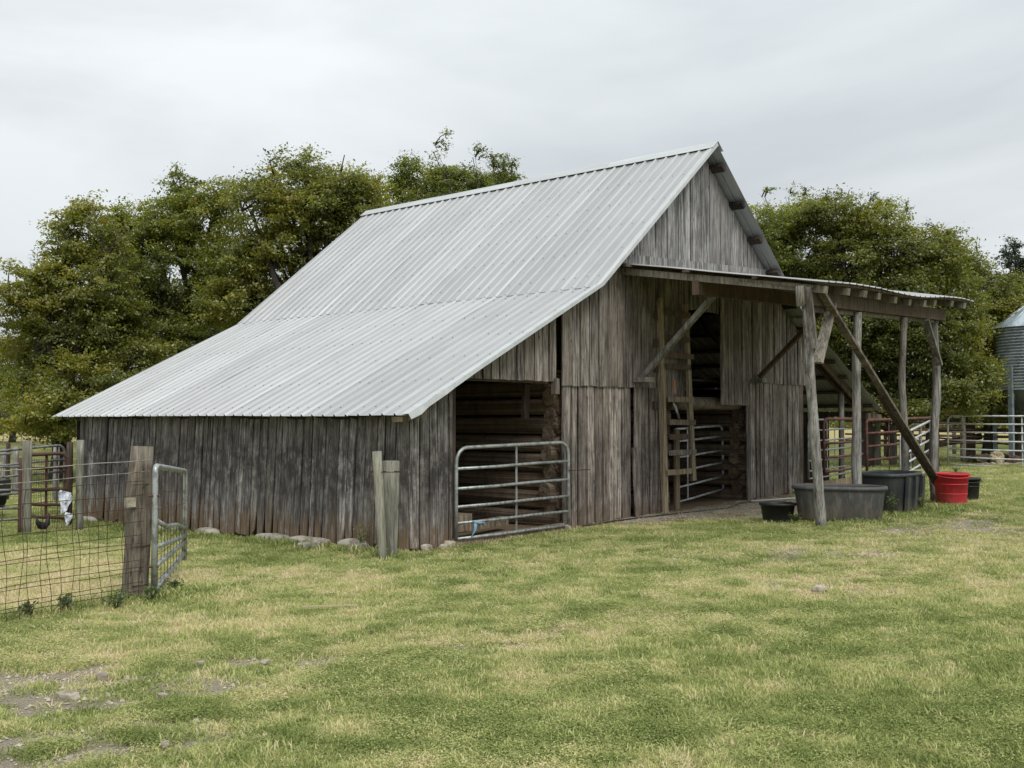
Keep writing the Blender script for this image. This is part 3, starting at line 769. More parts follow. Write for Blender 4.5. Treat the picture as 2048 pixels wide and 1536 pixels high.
# dark block brackets on the wall and braces out to the middle beam
for s in (5.62, 9.78):
    mb = MB(); mb.box((s - .02, .18, 2.40 + (.1 if s > 9 else 0)), (.34, .22, .085)); mb.build('brace_block', W_POST, barn, (s, .2, 2.4))
    zz = .12 if s > 9 else 0
    mb = MB(); mb.beam((s, .22, 2.45 + zz), (s, -1.17, 3.74 + zz), .075, .10, up=(1, 0, 0)); mb.build('brace', W_POST if s < 9 else W_BEAM, barn, (s, .2, 2.4))

# -- porch
def zporch(s, t):
    u = (s - 4.75) / 6.6; v = (.33 - t) / 3.75
    za = 4.33 + .055 * (s - 5.0)
    zb = 3.67 + .27 * max(0, min(1.1, u)) + .035 * math.sin(u * 9) * (.4 if u < .3 else 1)
    return za + (zb - za) * v
S0, S1, TF = 4.72, 11.35, -3.42
for k in range(7):
    a = S0 + k * .96; b = min(a + .96, S1); prof = []
    n = max(1, round((b - a) / .24))
    for j in range(n):
        x = a + j * .24; prof += [(x, 0), (x + .185, 0), (x + .205, .02), (x + .225, .02)]
    prof.append((b + .003, 0)); rows = 8; vs = []; m = len(prof)
    for r in range(rows + 1):
        t = TF + (.32 - TF) * r / rows + (random.uniform(-.02, .02) if r == 0 else 0)
        for x, z in prof:
            xx = x + (.28 * (t - TF) / 3.75)     # the sheets run a little out of square
            vs.append((xx, t, zporch(xx, t) + z + .010 * noise.noise(Vector((xx * 1.3, t, 3))) + .002 * (k % 2)))
    nv = len(vs); vs += [(x, y, z - .003) for x, y, z in vs]; fs = []
    for r in range(rows):
        for q in range(m - 1):
            i = r * m + q; fs += [(i, i + 1, i + m + 1, i + m), (nv + i + 1, nv + i, nv + i + m, nv + i + m + 1)]
        i = r * m; fs += [(i, i + m, nv + i + m, nv + i), (i + m - 1, nv + i + m - 1, nv + i + 2 * m - 1, i + 2 * m - 1)]
    for q in range(m - 1): fs += [(q, nv + q, nv + q + 1, q + 1)]
    mb = MB(); mb.add(vs, fs); mb.build('porch_roof_sheet', M_PORCH, barn, (a, TF, zporch(a, TF)))
# porch purlins under the sheets, and rafters whose sawn ends show at the front
for t in (-3.32, -2.3, -1.1, .05):
    mb = MB(); K = 8
    for k in range(K):
        a = S0 + .1 + (S1 - S0 - .15) * k / K; b = S0 + .1 + (S1 - S0 - .15) * (k + 1) / K
        mb.beam((a, t, zporch(a, t) - .03), (b, t, zporch(b, t) - .03), .09, .035)
    mb.build('porch_purlin', W_BEAM, barn, (S0, t, 4))
for k in range(10):
    s = 4.95 + k * .665 + random.uniform(-.05, .05); tf = -3.34 + random.uniform(-.06, .04)
    mb = MB(); mb.beam((s, tf, zporch(s, tf) - .115), (s + .2, .30, zporch(s + .2, .3) - .125), .085 + random.uniform(0, .03), .105, up=(0, 0, 1))
    mb.build('porch_rafter', W_END, barn, (s, tf, 3.6))
# fascia board under the left edge of the porch, weathered and ragged
mb = MB(); vs = []; K = 22
for k in range(K + 1):
    f = k / K; t = -3.2 + 2.6 * f; z = zporch(4.85, t) - .06
    zb_ = z - .05 - .03 * noise.noise(Vector((f * 17, 2, 1)))
    vs += [(4.86 + .2 * f, t, z), (4.86 + .2 * f, t, zb_), (4.89 + .2 * f, t, z), (4.89 + .2 * f, t, zb_)]
fs = []
for k in range(K):
    i = k * 4; fs += [(i, i + 1, i + 5, i + 4), (i + 3, i + 2, i + 6, i + 7), (i + 1, i + 3, i + 7, i + 5)]
mb.add(vs, fs); mb.build('porch_fascia', W_END, barn, (4.86, -3.2, 3.6))
# beams
mb = MB(); mb.beam((4.66, -3.08, 3.47), (10.66, -3.08, 3.66), .10, .20); mb.build('porch_beam', W_BEAM, barn, (4.66, -3.08, 3.5))
mb = MB(); mb.beam((5.4, -2.98, 3.35), (10.6, -2.98, 3.54), .09, .06); mb.build('porch_beam', W_END, barn, (5.4, -2.98, 3.35), 'pale lower lath of the front beam')
mb = MB(); mb.beam((4.98, -1.2, 3.79), (11.1, -1.2, 4.0), .12, .22); mb.build('porch_beam', W_BEAM, barn, (4.98, -1.2, 3.8))
# posts
zg = lambda s, t: gz(s, t) - .12
post('porch_post', (5.36, -3.06, zg(5.3, -3)), (4.86, -3.10, 3.42), .080, .062, W_POST, barn, 12, 12, .22, 'leaning crooked porch post', .05)
mb = MB(); mb.beam((4.92, -3.19, 2.75), (4.78, -3.16, 3.62), .05, .085, up=(0, 1, 0)); mb.build('post_splice', W_POST, barn, (4.9, -3.2, 2.7))
post('porch_post', (6.93, -2.98, zg(6.9, -3)), (6.74, -3.06, 3.42), .078, .064, W_POST, barn, 12, 12, .2, None, .05)
post('porch_post', (9.06, -2.94, zg(9, -3)), (8.70, -3.04, 3.48), .068, .058, W_POST, barn, 12, 12, .2, None, .05)
post('porch_post', (10.38, -2.98, zg(10.4, -3)), (10.40, -3.02, 3.55), .086, .066, W_POST, barn, 12, 12, .3, None, .06)
post('short_stub', (4.62, -3.12, 3.33), (4.60, -3.12, 3.62), .06, .06, W_END, barn, 8, 2)
# corner braces and the long diagonal plank
mb = MB(); mb.beam((5.16, -3.12, 2.55), (5.68, -3.12, 3.45), .05, .15, up=(0, 1, 0)); mb.build('porch_brace', W_END, barn, (5.2, -3.1, 2.7))
mb = MB(); mb.beam((10.30, -3.12, 2.72), (9.62, -3.12, 3.50), .05, .12, up=(0, 1, 0)); mb.build('porch_brace', W_POST, barn, (10.3, -3.1, 2.9))
mb = MB(); mb.beam((5.02, -3.21, 3.63), (9.98, -3.22, .55), .045, .105, up=(0, 1, 0)); mb.build('diagonal_plank', W_OLDP, barn, (5, -3.2, 3.6))
mb = MB(); mb.beam((7.4, -3.16, 2.1), (10.15, -3.17, .42), .04, .09, up=(0, 1, 0)); mb.build('diagonal_plank', W_DARK, barn, (7.4, -3.2, 2.1))

# -- foundation stones
def rock(name, c, size, mat, parent=None, sd=None, sub=2, rough=1.0):
    bm = bmesh.new(); bmesh.ops.create_icosphere(bm, subdivisions=sub, radius=1)
    sd = random.uniform(0, 99) if sd is None else sd
    ax = random.uniform(0, 3.14)
    M = Matrix.Rotation(0, 3, 'Z')
    for v in bm.verts:
        p = v.co.copy(); q = Vector([math.copysign(abs(k) ** .6, k) for k in p])
        q *= 1 + rough * (.22 * noise.noise(p * 1.4 + Vector((sd, 0, 0))) + .10 * noise.noise(p * 4 + Vector((0, sd, 0))))
        v.co = Vector((q.x * size[0] / 2, q.y * size[1] / 2, q.z * size[2] / 2))
    me = bpy.data.meshes.new(name); bm.to_mesh(me); bm.free(); me.materials.append(mat)
    o = bpy.data.objects.new(name, me); COL.objects.link(o); o.location = c
    if parent: o.parent = parent
    return o
for t, w, x, h in ((8.6, .5, .02, .16), (6.3, .8, .0, .16), (5.6, .5, -.05, .14), (4.7, .5, .0, .16), (2.95, .75, -.03, .17), (2.1, .85, -.03, .17), (1.15, .55, -.04, .2), (1.75, .45, -.28, .1)):
    rock('foundation_stone', (x + .10, t, gz(0, t) + .03), (.24, w, h * 1.1), M_EDGE, barn, sub=3, rough=.45)
for s, t, r in ((.55, .24, .15), (.95, .22, .17), (.75, .14, .11), (3.5, .2, .10)):
    rock('foundation_stone', (s, t, gz(s, t) + .02), (r, r * .8, r * .7), M_STONE, barn)
for s in (12.6, 13.6, 14.5):
    mb = MB(); mb.beam((s - .5, .12, gz(s, .1) + .10), (s + .5, .12, gz(s, .1) + .11), .05, .20); mb.build('sill_board', W_LAD, barn, (s, .1, .2))
mb = MB(); mb.beam((1.12, .33, FG(1) + .03), (3.6, .33, FG(3.6) + .03), .12, .09); mb.build('sill_board', W_LAD, barn, (1.1, .3, 0))

# ------------------------------------------------------------------ gates
def tube_part(name, pts, r, mat, parent, n=8):
    mb = MB(); mb.tube(pts, r, n); return mb.build(name, mat, parent, tuple(pts[0]))
def gate(label, A, B, za, zb, rails, ups, r=.021, mat=M_GALV, group=None, corner=.16, left=True, right=True, upmat=None, sag=.0, name='gate'):
    """tube gate from A to B (plan); za / zb = (bottom, top) at each end; rails, ups = fractions"""
    A = Vector((*A, 0)); B = Vector((*B, 0)); L = (B - A).length; d = (B - A) / L
    g = thing(name, label, 'gate', (A.x, A.y, za[0]), 0, group)
    P = lambda f, v: A + d * (f * L) + Vector((0, 0, (za[0] + (za[1] - za[0]) * v) * (1 - f) + (zb[0] + (zb[1] - zb[0]) * v) * f - sag * math.sin(math.pi * f)))
    c = corner / L; hgt = za[1] - za[0]; cv = corner / hgt; pts = []
    if left:
        pts += [P(0, 0), P(0, .5), P(0, 1 - cv)]
        pts += [P(c * (1 - math.cos(a)), 1 - cv + cv * math.sin(a)) for a in (R(22), R(45), R(68))]
    else: pts += [P(0, 1)]
    pts += [P(c, 1), P(.35, 1), P(.65, 1), P(1 - c, 1)]
    if right:
        pts += [P(1 - c * (1 - math.cos(a)), 1 - cv + cv * math.sin(a)) for a in (R(68), R(45), R(22))]
        pts += [P(1, 1 - cv), P(1, .5), P(1, 0)]
    tube_part('frame', pts, r, mat, g)
    for v in rails:
        o = tube_part('rail', [P(.003, v), P(.33, v - .004), P(.66, v + .003), P(.997, v)], r * .86, mat, g)
    for f in ups:
        mb = MB(); a, b = P(f, 0.0), P(f, 1.0); q = Vector((d.y, -d.x, 0)) * -(r + .004)
        mb.beam(a + q, b + q, r * 1.5, .008, up=(d.y, -d.x, 0)); mb.build('upright', upmat or mat, g, tuple(a))
    return g, P
galv_grp = 'tube livestock gates round the barn'
g1, P1 = gate('grey tube gate across the open left stall of the barn', (1.12, .26), (3.56, .22), (.10, 1.34), (.10, 1.38), (0, .17, .35, .55, .77), (.52,), r=.026, group=galv_grp, corner=.2)
# mesh hung on the lower rails and a scrap of blue twine
mb = MB()
for k in range(24):
    f = .05 + k * .038; a = P1(f, 0 if f > .5 else .12); b = P1(f, .37); q = Vector((0, -.03, 0)); mb.tube([a + q, b + q], .002, 3, False)
for v in (.06, .13, .22, .30):
    q = Vector((0, -.03, 0)); mb.tube([P1(.04, v) + q, P1(.5, v + .01) + q, P1(.97, v) + q], .002, 3, False)
mb.build('wire_mesh', M_WIRE, g1, tuple(P1(0, 0)), kind='stuff')
mb = MB()
for a0, a1, rr in (((.115, .18), (.21, .15), .016), ((.13, .17), (.115, .06), .014), ((.145, .16), (.10, .01), .012), ((.20, .16), (.215, .11), .010)):
    pa, pb = P1(*a0) + Vector((0, -.045, 0)), P1(*a1) + Vector((0, -.05, 0)); mb.tube([pa, pa.lerp(pb, .5) + Vector((.02, 0, -.01)), pb], [rr, rr * 1.5, rr * .5], 5, True, .6, a1[0] * 50)
setp(mb.build('twine', M_BLUE, None, tuple(P1(.14, .16))), 'pale blue rag of twine tied to the lowest rail of the stall gate', 'twine')
tube_part('latch_wire', [P1(.99, .66) + Vector((0, -.03, 0)), P1(.99, .66) + Vector((.45, -.10, 0))], .007, M_NAIL, g1, 5)
g2, P2 = gate('grey tube gate standing inside the middle passage behind the ladder', (7.86, 1.0), (9.68, 1.0), (.14, 1.54), (.30, 1.60), (0, .2, .42, .61, .83), (.28,), r=.024, mat=M_GALVP, group=galv_grp, left=False)
mb = MB()
for k in range(20):
    f = .03 + k * .048; mb.tube([P2(f, .02), P2(f, .80)], .0018, 3, False)
for v in (.1, .3, .5, .72): mb.tube([P2(.0, v), P2(.98, v)], .0018, 3, False)
mb.build('wire_mesh', M_WIRE, g2, tuple(P2(0, 0)), kind='stuff')
g3, P3 = gate('silvery tube gate across the dark right bay of the barn', (11.98, .22), (14.55, .22), (.44, 1.71), (.50, 1.73), (0, .13, .3, .47, .64, .82), (.55,), r=.023, group=galv_grp)
g4, P4 = gate('rusty red tube gate in front of the dark right bay', (12.27, .0), (14.35, .0), (.58, 1.73), (.62, 1.73), (0, .27, .54), (.12,), r=.033, mat=M_RUST, right=False, group='rusty red tube gates beside the porch', upmat=M_GALVD)
g5, P5 = gate('rusty red tube gate between the barn corner and the far porch post', (14.6, .0), (19.0, -.02), (.42, 1.70), (.48, 1.76), (0, .27, .52, .76), (.33,), r=.033, mat=M_RUST, group='rusty red tube gates beside the porch', corner=.1)
# lean galvanised gate propped behind, rusty post, chain
g6, P6 = gate('silvery gate panel propped at a slant behind the third porch post', at(1800, 23.5), at(1861, 27), (.20, 1.36), (.45, 1.69), (0, .2, .4, .6, .8), (.35, .7), r=.03, mat=M_GALVP, group=galv_grp)
s, t = at(1868, 26.6)
setp(post('gate_post', (s, t, gz(s, t) - .1), (s, t, 1.78), .11, .10, M_RUSTB, None, 6, 2, 0), 'dark rusty steel post at the right end of the red gates', 'post')
g7, P7 = gate('long silvery tube gate standing open on the grass before the feed bin', at(1895, 32), at(2200, 30.4), (.33, 1.82), (.18, 1.80), (0, .155, .325, .50, .67, .84), (.5,), r=.028, group=galv_grp, mat=M_GALVP)
s, t = at(2000, 31.5)

# ------------------------------------------------------------------ left fence
fence = thing('wire_fence', 'woven wire fence with rusty mesh running from a stout wooden corner post at the left', 'fence', (-3.66, .06, -.05))
post('corner_post', (-3.70, .06, gz(-3.7, 0) - .15), (-3.62, .08, 1.47), .125, .115, W_OLDP, fence, 14, 8, .12)
post('fence_post', (-7.35, -.30, -.2), (-7.35, -.30, 1.35), .1, .1, W_OLDP, fence, 10, 5, .1)
mb = MB(); FA = Vector((-3.68, -.07, 0)); FB = Vector((-7.3, -.42, 0))
def FP(f, z, j=0): q = FA.lerp(FB, f); q.z = gz(q.x, q.y) + z + .012 * noise.noise(Vector((f * 6 + j, j * 3.3, z))); return q
hs = [.03, .12, .21, .31, .42, .54, .66, .79, .92, 1.05, 1.18]
for i, z in enumerate(hs):
    for dz in (0, .035) if i in (1, 3, 5) else (0,):
        mb.tube([FP(f, z + dz * (1 + .4 * math.sin(f * 9)), i) for f in np.linspace(0, 1, 24)], .0036, 3, False)
for k in range(36):
    f = .012 + k * .0275; sl = random.uniform(-.01, .03); ht = 1.05 if k % 2 else 1.18
    mb.tube([FP(f + sl * (z / 1.1) + .004 * math.sin(z * 9 + k), z, 4) for z in np.linspace(.02, ht, 7)], .0034, 3, False)
mb.build('wire_mesh', M_WIRE, fence, tuple(FA), kind='stuff')
for z, dz in ((1.38, .0), (1.27, .02)):
    tube_part('barbed_wire', [FP(f, z - dz * f - .02 * math.sin(math.pi * f)) for f in np.linspace(-.02, 1, 14)], .0042, M_BARB, fence, 4)
mb = MB(); mb.box((-3.795, -.02, .93), (.10, .04, .09), Matrix.Rotation(.1, 3, 'Z')); mb.build('insulator', M_STONE, fence, (-3.8, 0, .9))
for z in (1.1, .12, .5):
    tube_part('staple_wire', [(-3.78, -.03, z), (-3.68, -.07, z + .004), (-3.58, -.02, z)], .004, M_WIRE, fence, 4)
# sagging open gate hung on the corner post
ga = at(312, 10.35); gb = at(371, 12.3)
g8, P8 = gate('bent sagging tube gate hung open from the stout wooden corner post', ga, gb, (.02, 1.28), (.10, 1.13), (), (), r=.030, group=galv_grp, corner=.07, mat=M_GALV)
for (va, vb, bend) in ((.58, .36, .02), (.37, .27, 0), (.22, .20, .0), (.03, .08, 0)):
    tube_part('rail', [P8(.01, va), P8(.35, (va * .65 + vb * .35) - bend), P8(.7, va * .3 + vb * .7 + bend), P8(.99, vb)], .026, M_GALV, g8)
mb = MB(); q = Vector((.0, -.02, 0))
for k in range(10): mb.tube([P8(.06 + k * .1, .0) + q, P8(.06 + k * .1, 1.06) + q], .0036, 3, False)
for v in (.1, .3, .47, .66, .8, 1.05): mb.tube([P8(.02, v) + q, P8(.98, v - .02) + q], .0036, 3, False)
mb.build('wire_mesh', M_WIRE, g8, tuple(P8(0, 0)), kind='stuff')
for z in (.28, .97):
    tube_part('hinge', [P8(0, z / 1.26) + Vector((.03, -.03, 0)), P8(0, z / 1.26) + Vector((-.06, .02, 0))], .013, M_RUST, g8, 5)

_off = VR * .07 - VD * .2
fence.location += _off; g8.location += _off

# far left: pale posts, rusty gates, T-post
LG = 'fence posts beyond the wire fence at the left'
def lone_post(name, label, px, d, ytop, r, mat, cat='post', group=LG, r2=None, n=10, wob=.1, lean=0):
    s, t = at(px, d); s2, t2 = at(px + lean, d)
    return setp(post(name, (s, t, gz(s, t) - .12), (s2, t2, hz(ytop, d)), r, r2 or r, mat, None, n, 6, wob), label, cat, group)
lone_post('fence_post', 'stout pale round post between the two rusty gates at the left', 56, 17.2, 881, .078, W_GREEN)
lone_post('fence_post', 'slim greenish post standing against the back corner of the side wall', 162, 17.4, 880, .062, W_GREEN)
lone_post('fence_post', 'black square post at the far end of the rusty gate', 141, 18.3, 884, .062, W_DARK, n=4, wob=0)
lone_post('fence_post', 'thin dark leaning post behind the left gates', 17, 24.5, 886, .05, W_DARK, lean=1)
lone_post('fence_post', 'grey weathered post seen beside the pale round post', 33, 26, 893, .07, W_POST)
lone_post('fence_post', 'narrow grey stick post at the far left edge', 9, 22, 898, .045, W_POST)
lone_post('fence_post', 'grey post behind the end of the rusty gate', 114, 24, 893, .07, W_POST)
s, t = at(43, 17.0)
o = post('steel_post', (s, t, gz(s, t)), (s, t, hz(915, 17)), .030, .026, M_RUSTB, None, 5, 8, .4); setp(o, 'rusty jagged steel post beside the stout pale round post', 'post', LG)
gl = [gate('rusty brown tube gate right of the stout pale post at the left', at(62, 17.4), at(138, 17.9), (.10, 1.13), (.02, 1.15), (0, .20, .44, .78), (.45,), r=.03, mat=M_RUSTB, group='gates in the left paddock', left=False)[0],
      gate('thin grey tube gate behind the rusty one at the left', at(-70, 18.6), at(131, 20.5), (.05, 1.10), (.06, 1.22), (.25, .55, .75), (.93,), r=.025, mat=M_GALVD, group='gates in the left paddock', left=False)[0],
      gate('grey tube gate running off the left edge of the picture', at(-120, 16.2), at(44, 17.0), (.12, 1.16), (.09, 1.17), (0, .17, .45, .8), (), r=.022, mat=M_GALVD, group='gates in the left paddock', right=False, left=False)[0]]
mb = MB()
for k in range(16):
    f = k / 15; a = at(66 + 70 * f, 17.45); mb.tube([(a[0], a[1], -.1), (a[0], a[1], hz(915, 17.4))], .003, 3, False)
for y in (915, 930, 945, 958, 985, 1000, 1012):
    a = at(66, 17.45); b = at(138, 17.9); mb.tube([(*a, hz(y + 6, 17.45)), (*b, hz(y, 17.9))], .003, 3, False)
mb.build('wire_mesh', M_WIRE, gl[0], kind='stuff')
# white sack on the post
def sack(label, px, d, py, size):
    mb = MB(); n = 9; V = []
    c = Vector((*at(px, d), hz(py, d)))
    for lay in (0, 1):
        for i in range(n + 1):
            for j in range(n + 1):
                u, v = i / n - .5, j / n
                w = .35 + .9 * v if v < .7 else 1.0 - .5 * (v - .7)
                q = c + VR * (u * w * size[0] * 2 + .25 * size[0] * (v - .5)) + Vector((0, 0, (v - .5) * 2 * size[2] * (1 - .3 * u)))
                f = noise.noise(Vector((u * 5 + px, v * 3, 0))) + .6 * abs(noise.noise(Vector((u * 11, v * 9, px))))
                q += VD * (f * size[1] + lay * (.012 + .05 * (1 - (2 * u) ** 2) * v * (1 - v) * 3))
                V.append(q)
    m = n + 1; F = []
    for lay in (0, 1):
        for i in range(n):
            for j in range(n):
                a = lay * m * m + i * m + j; q = (a, a + m, a + m + 1, a + 1); F.append(q if lay == 0 else q[::-1])
    mb.add(V, F)
    setp(mb.build('sack', M_WHITE, None, tuple(c)), label, 'sack')
sack('crumpled white plastic sack caught on the rusty gate at the left', 133, 17.25, 1003, (.115, .06, .17))
sack('smaller white bundle on the ground below the crumpled sack', 139, 17.1, 1037, (.06, .05, .10))
# black hen seen from behind
hen = thing('hen', 'small black hen standing in the grass near the rusty gate', 'hen', (*at(90, 16.9), gz(*at(90, 16.9))), 1.2)
mb = MB(); hs_, ht_ = at(90, 16.9); hz_ = gz(hs_, ht_)
hd_ = (VD + VR * .35).normalized(); HP = lambda a, z: (hs_ + hd_.x * a, ht_ + hd_.y * a, hz_ + z)
mb.tube([HP(-.15, .30), HP(-.12, .22), HP(-.05, .16), HP(.03, .15), HP(.09, .19), HP(.11, .27), HP(.12, .32), HP(.15, .32)], [.010, .035, .062, .065, .045, .024, .022, .006], 10)
mb.build('body', M_FEATHER, hen, (hs_, ht_, hz_))
mb = MB(); mb.box(HP(.115, .352), (.03, .008, .022), Matrix.Rotation(math.atan2(hd_.y, hd_.x), 3, 'Z')); mb.build('comb', M_COMB, hen, (hs_, ht_, hz_))
for q in (-.03, .03):
    tube_part('leg', [(hs_ + VR.x * q, ht_ + VR.y * q, hz_ + .10), (hs_ + VR.x * q, ht_ + VR.y * q, hz_)], .008, M_STICK, hen, 5)
# blue tub on the left edge
s, t = at(-22, 20.5)
def lathe(mb, c, prof, n=24, sx=1, sy=1, rot=0, pw=1.0):
    vs = []
    for r, z in prof:
        for j in range(n):
            a = 2 * math.pi * j / n; ca, sa = math.cos(a), math.sin(a)
            if pw != 1.0: ca = math.copysign(abs(ca) ** pw, ca); sa = math.copysign(abs(sa) ** pw, sa)
            x, y = r * ca * sx, r * sa * sy
            vs.append((c[0] + x * math.cos(rot) - y * math.sin(rot), c[1] + x * math.sin(rot) + y * math.cos(rot), c[2] + z))
    k = len(prof)
    mb.add(vs, [(i * n + j, i * n + (j + 1) % n, (i + 1) * n + (j + 1) % n, (i + 1) * n + j) for i in range(k - 1) for j in range(n)], True)
car = thing('utility_cart', 'blue topped feed cart half cut off at the left edge', 'cart', (s, t, gz(s, t)))
mb = MB(); mb.box((s - .5, t - .35, hz(970, 20.5) - .02), (1.3, .7, .3), Matrix.Rotation(YAW - math.pi / 2, 3, 'Z')); mb.build('body', M_BLACK, car, (s, t, .5))
mb = MB(); lathe(mb, (s - .3, t - .25, hz(958, 20.5)), [(.0, .22), (.2, .2), (.36, .1), (.42, 0), (.40, -.03), (0, -.03)], 16); mb.build('lid', paint_mat('sky_blue_plastic', (.16, .28, .45), None), car, (s, t, .5))
for q in (-.9, .05):
    mb = MB(); mb.tube([(s + q * .6, t + q * .5 - .3, .18), (s + q * .6, t + q * .5 - .24, .18)], .24, 14); mb.build('wheel', M_BLACK, car, (s, t, .2))

# two leaning posts at the near corner of the barn
setp(post('wooden_post', (-.42, .02, -.12), (-.46, .10, hz(903, 12.75)), .058, .062, W_GREEN, None, 8, 6, .1), 'tall pale split post wired to a thicker one at the near barn corner', 'post', 'posts leaning at the near corner of the barn')
mb = MB(); vs = []
for f, w in ((0, .055), (.15, .06), (.5, .085), (.85, .105), (1, .11)):
    c = Vector((-.20, -.02, -.1)).lerp(Vector((-.22, .0, hz(924, 12.7))), f) - VR * .085 + VD * .09
    for j in range(8):
        a = j / 8 * 2 * math.pi; vs.append(c + VR * math.cos(a) * w + VD * math.sin(a) * w * .7)
fs = [(i * 8 + j, i * 8 + (j + 1) % 8, i * 8 + 8 + (j + 1) % 8, i * 8 + 8 + j) for i in range(4) for j in range(8)] + [tuple(32 + j for j in range(8))]
mb.add(vs, fs)
setp(mb.build('wooden_post', W_GREEN, None, (-.2, 0, 0)), 'thick pale post that widens to a flat sawn top at the near barn corner', 'post', 'posts leaning at the near corner of the barn')
mb = MB(); zz = hz(945, 12.7)
mb.tube([Vector((-.33, .03, zz)) + VR * math.cos(a) * .22 + VD * math.sin(a) * .10 for a in np.linspace(0, 2 * math.pi, 17)], .005, 4, False)
setp(mb.build('tie_wire', M_NAIL, None, (-.33, 0, zz)), 'thin wire loop binding the two posts at the barn corner', 'wire')

# wire mesh panel and iron on the front wall
mb = MB()
for k in range(7): mb.tube([(5.68 + k * .1, .28, .12), (5.68 + k * .1, .28, 1.62)], .0026, 3, False)
for k in range(11): mb.tube([(5.62, .275, .14 + k * .15), (6.34, .275, .14 + k * .15 + .01)], .0026, 3, False)
setp(mb.build('mesh_panel', M_WIRE, None, (5.7, .28, 0)), 'square wire mesh panel hung on the boards left of the ladder', 'wire panel')
mb = MB(); mb.beam((6.47, .12, 2.18), (6.47, .13, 2.42), .05, .02, up=(0, 1, 0))
setp(mb.build('marker_strip', M_COPPER, None, (6.47, .12, 2.2)), 'upright orange strip stuck on a ladder rung below the loft', 'strip')
mb = MB(); mb.tube([(6.42, .12, 2.02), (6.50, .10, 1.85), (6.60, .12, 1.75)], .018, 6); mb.tube([(6.46, .10, 1.98), (6.56, .08, 1.74)], .009, 5)
setp(mb.build('chain', M_GALV, None, (6.45, .12, 1.9)), 'shiny chain dangling from the ladder above the gate', 'chain')
mb = MB(); vs = []
for i in range(9):
    for j in range(5):
        vs.append((7.3 + i * .15, .7 + j * .16, 2.52 + .09 * noise.noise(Vector((i * .6, j * .7, 2)))))
mb.add(vs, [(i * 5 + j, i * 5 + j + 1, i * 5 + 6 + j, i * 5 + 5 + j) for i in range(8) for j in range(4)])
b_ = len(mb.v); mb.add([Vector(v) - Vector((0, 0, .02)) for v in vs], [(i * 5 + 5 + j, i * 5 + 6 + j, i * 5 + j + 1, i * 5 + j) for i in range(8) for j in range(4)])
setp(mb.build('tarp', M_BLUED, None, (7.3, .7, 2.3)), 'crumpled dark blue tarp lying in the mouth of the loft', 'tarp')
setp(tube_part('hose', [(3.7, .05, gz(3.7, 0) + .03), (4.6, .1, gz(4.6, 0) + .02), (5.6, -.02, gz(5.6, 0) + .02), (6.2, -.05, .11), (6.9, -.2, .12), (7.5, -.32, .135), (8.0, -.2, .14), (8.5, -.02, .15), (9.2, -.0, .155)], .014, M_HOSE, None, 6), 'thin black hose snaking over the dirt before the passage', 'hose')
setp(tube_part('pipe', [(8.9, -.05, .165), (10.2, -.50, .18)], .016, M_PIPEW, None, 6), 'thin white pipe lying on the dirt beneath the right boards', 'pipe')
mb = MB(); mb.box((1.62, .72, gz(1.6, .7) + .24), (.42, .22, .24), Matrix.Rotation(.15, 3, 'Z')); mb.beam((1.28, .72, .16), (2.9, .95, .18), .14, .12)
setp(mb.build('wood_block', W_LAD, None, (1.6, .7, .2)), 'squared wooden block with a knot hole just behind the stall gate', 'block')
mb = MB(); mb.beam((-3.25, -2.05, .055), (-2.88, -2.38, .06), .016, .012)
setp(mb.build('dry_stalk', M_STICK, None, (-3.2, -2.1, .04)), 'pale dry stalk lying flat on the lawn in front of the barn', 'stalk')

# ------------------------------------------------------------------ tanks and buckets
def tank(label, c, L, Wd, h, rot, mat, taper=.9, pw=.55, ribs=0, legs=False, rim=.035):
    g = thing('stock_tank', label, 'tank', c, rot)
    mb = MB(); sx = L / 2; sy = Wd / 2
    prof = [(0, .03), (taper * .96, .03), (taper, .06), (.98, h - .07), (.985, h - .05)]
    lathe(mb, c, prof, 48, sx, sy, rot, pw)
    prof = [(.93, h - .02), (taper * .93, .10), (0, .09)]
    mb2 = MB(); lathe(mb2, c, prof, 48, sx, sy, rot, pw)
    tw_ = mb.build('tank_wall', mat, g, c); mb2.build('tank_lining', mat, g, c)
    mb = MB(); lathe(mb, c, [(.985, h - .055), (1.03, h - .055), (1.045, h - .03), (1.03, h), (.955, h + .004), (.93, h - .02)], 48, sx, sy, rot, pw)
    mb.build('rim', mat, g, c)
    Mr = Matrix.Rotation(rot, 3, 'Z')
    if ribs:
        for a in (-.55, 0, .55) if ribs == 3 else (-.5, .5):
            for sg in (-1, 1):
                p0 = Vector(c) + Mr @ Vector((a * sx, sg * sy * .95, .05)); p1 = Vector(c) + Mr @ Vector((a * sx, sg * sy * 1.02, h - .06))
                mb = MB(); mb.beam(p0, p1, .12, .05, up=Mr @ Vector((0, 1, 0))); mb.build('rib', mat, tw_, tuple(p0))
    return g
rt = math.atan2(-.918, .397)
tank('long grey black oval stock tank directly behind the leaning porch post', (6.30, -2.93, gz(6.3, -2.9)), 1.36, .84, .55, rt, M_TANK, .90, .74)
tank('taller black stock tank with ribbed sides beside the second porch post', (8.16, -3.0, gz(8.1, -3.0)), 1.38, .84, .66, .05, M_TANKB, .90, .62, 3)
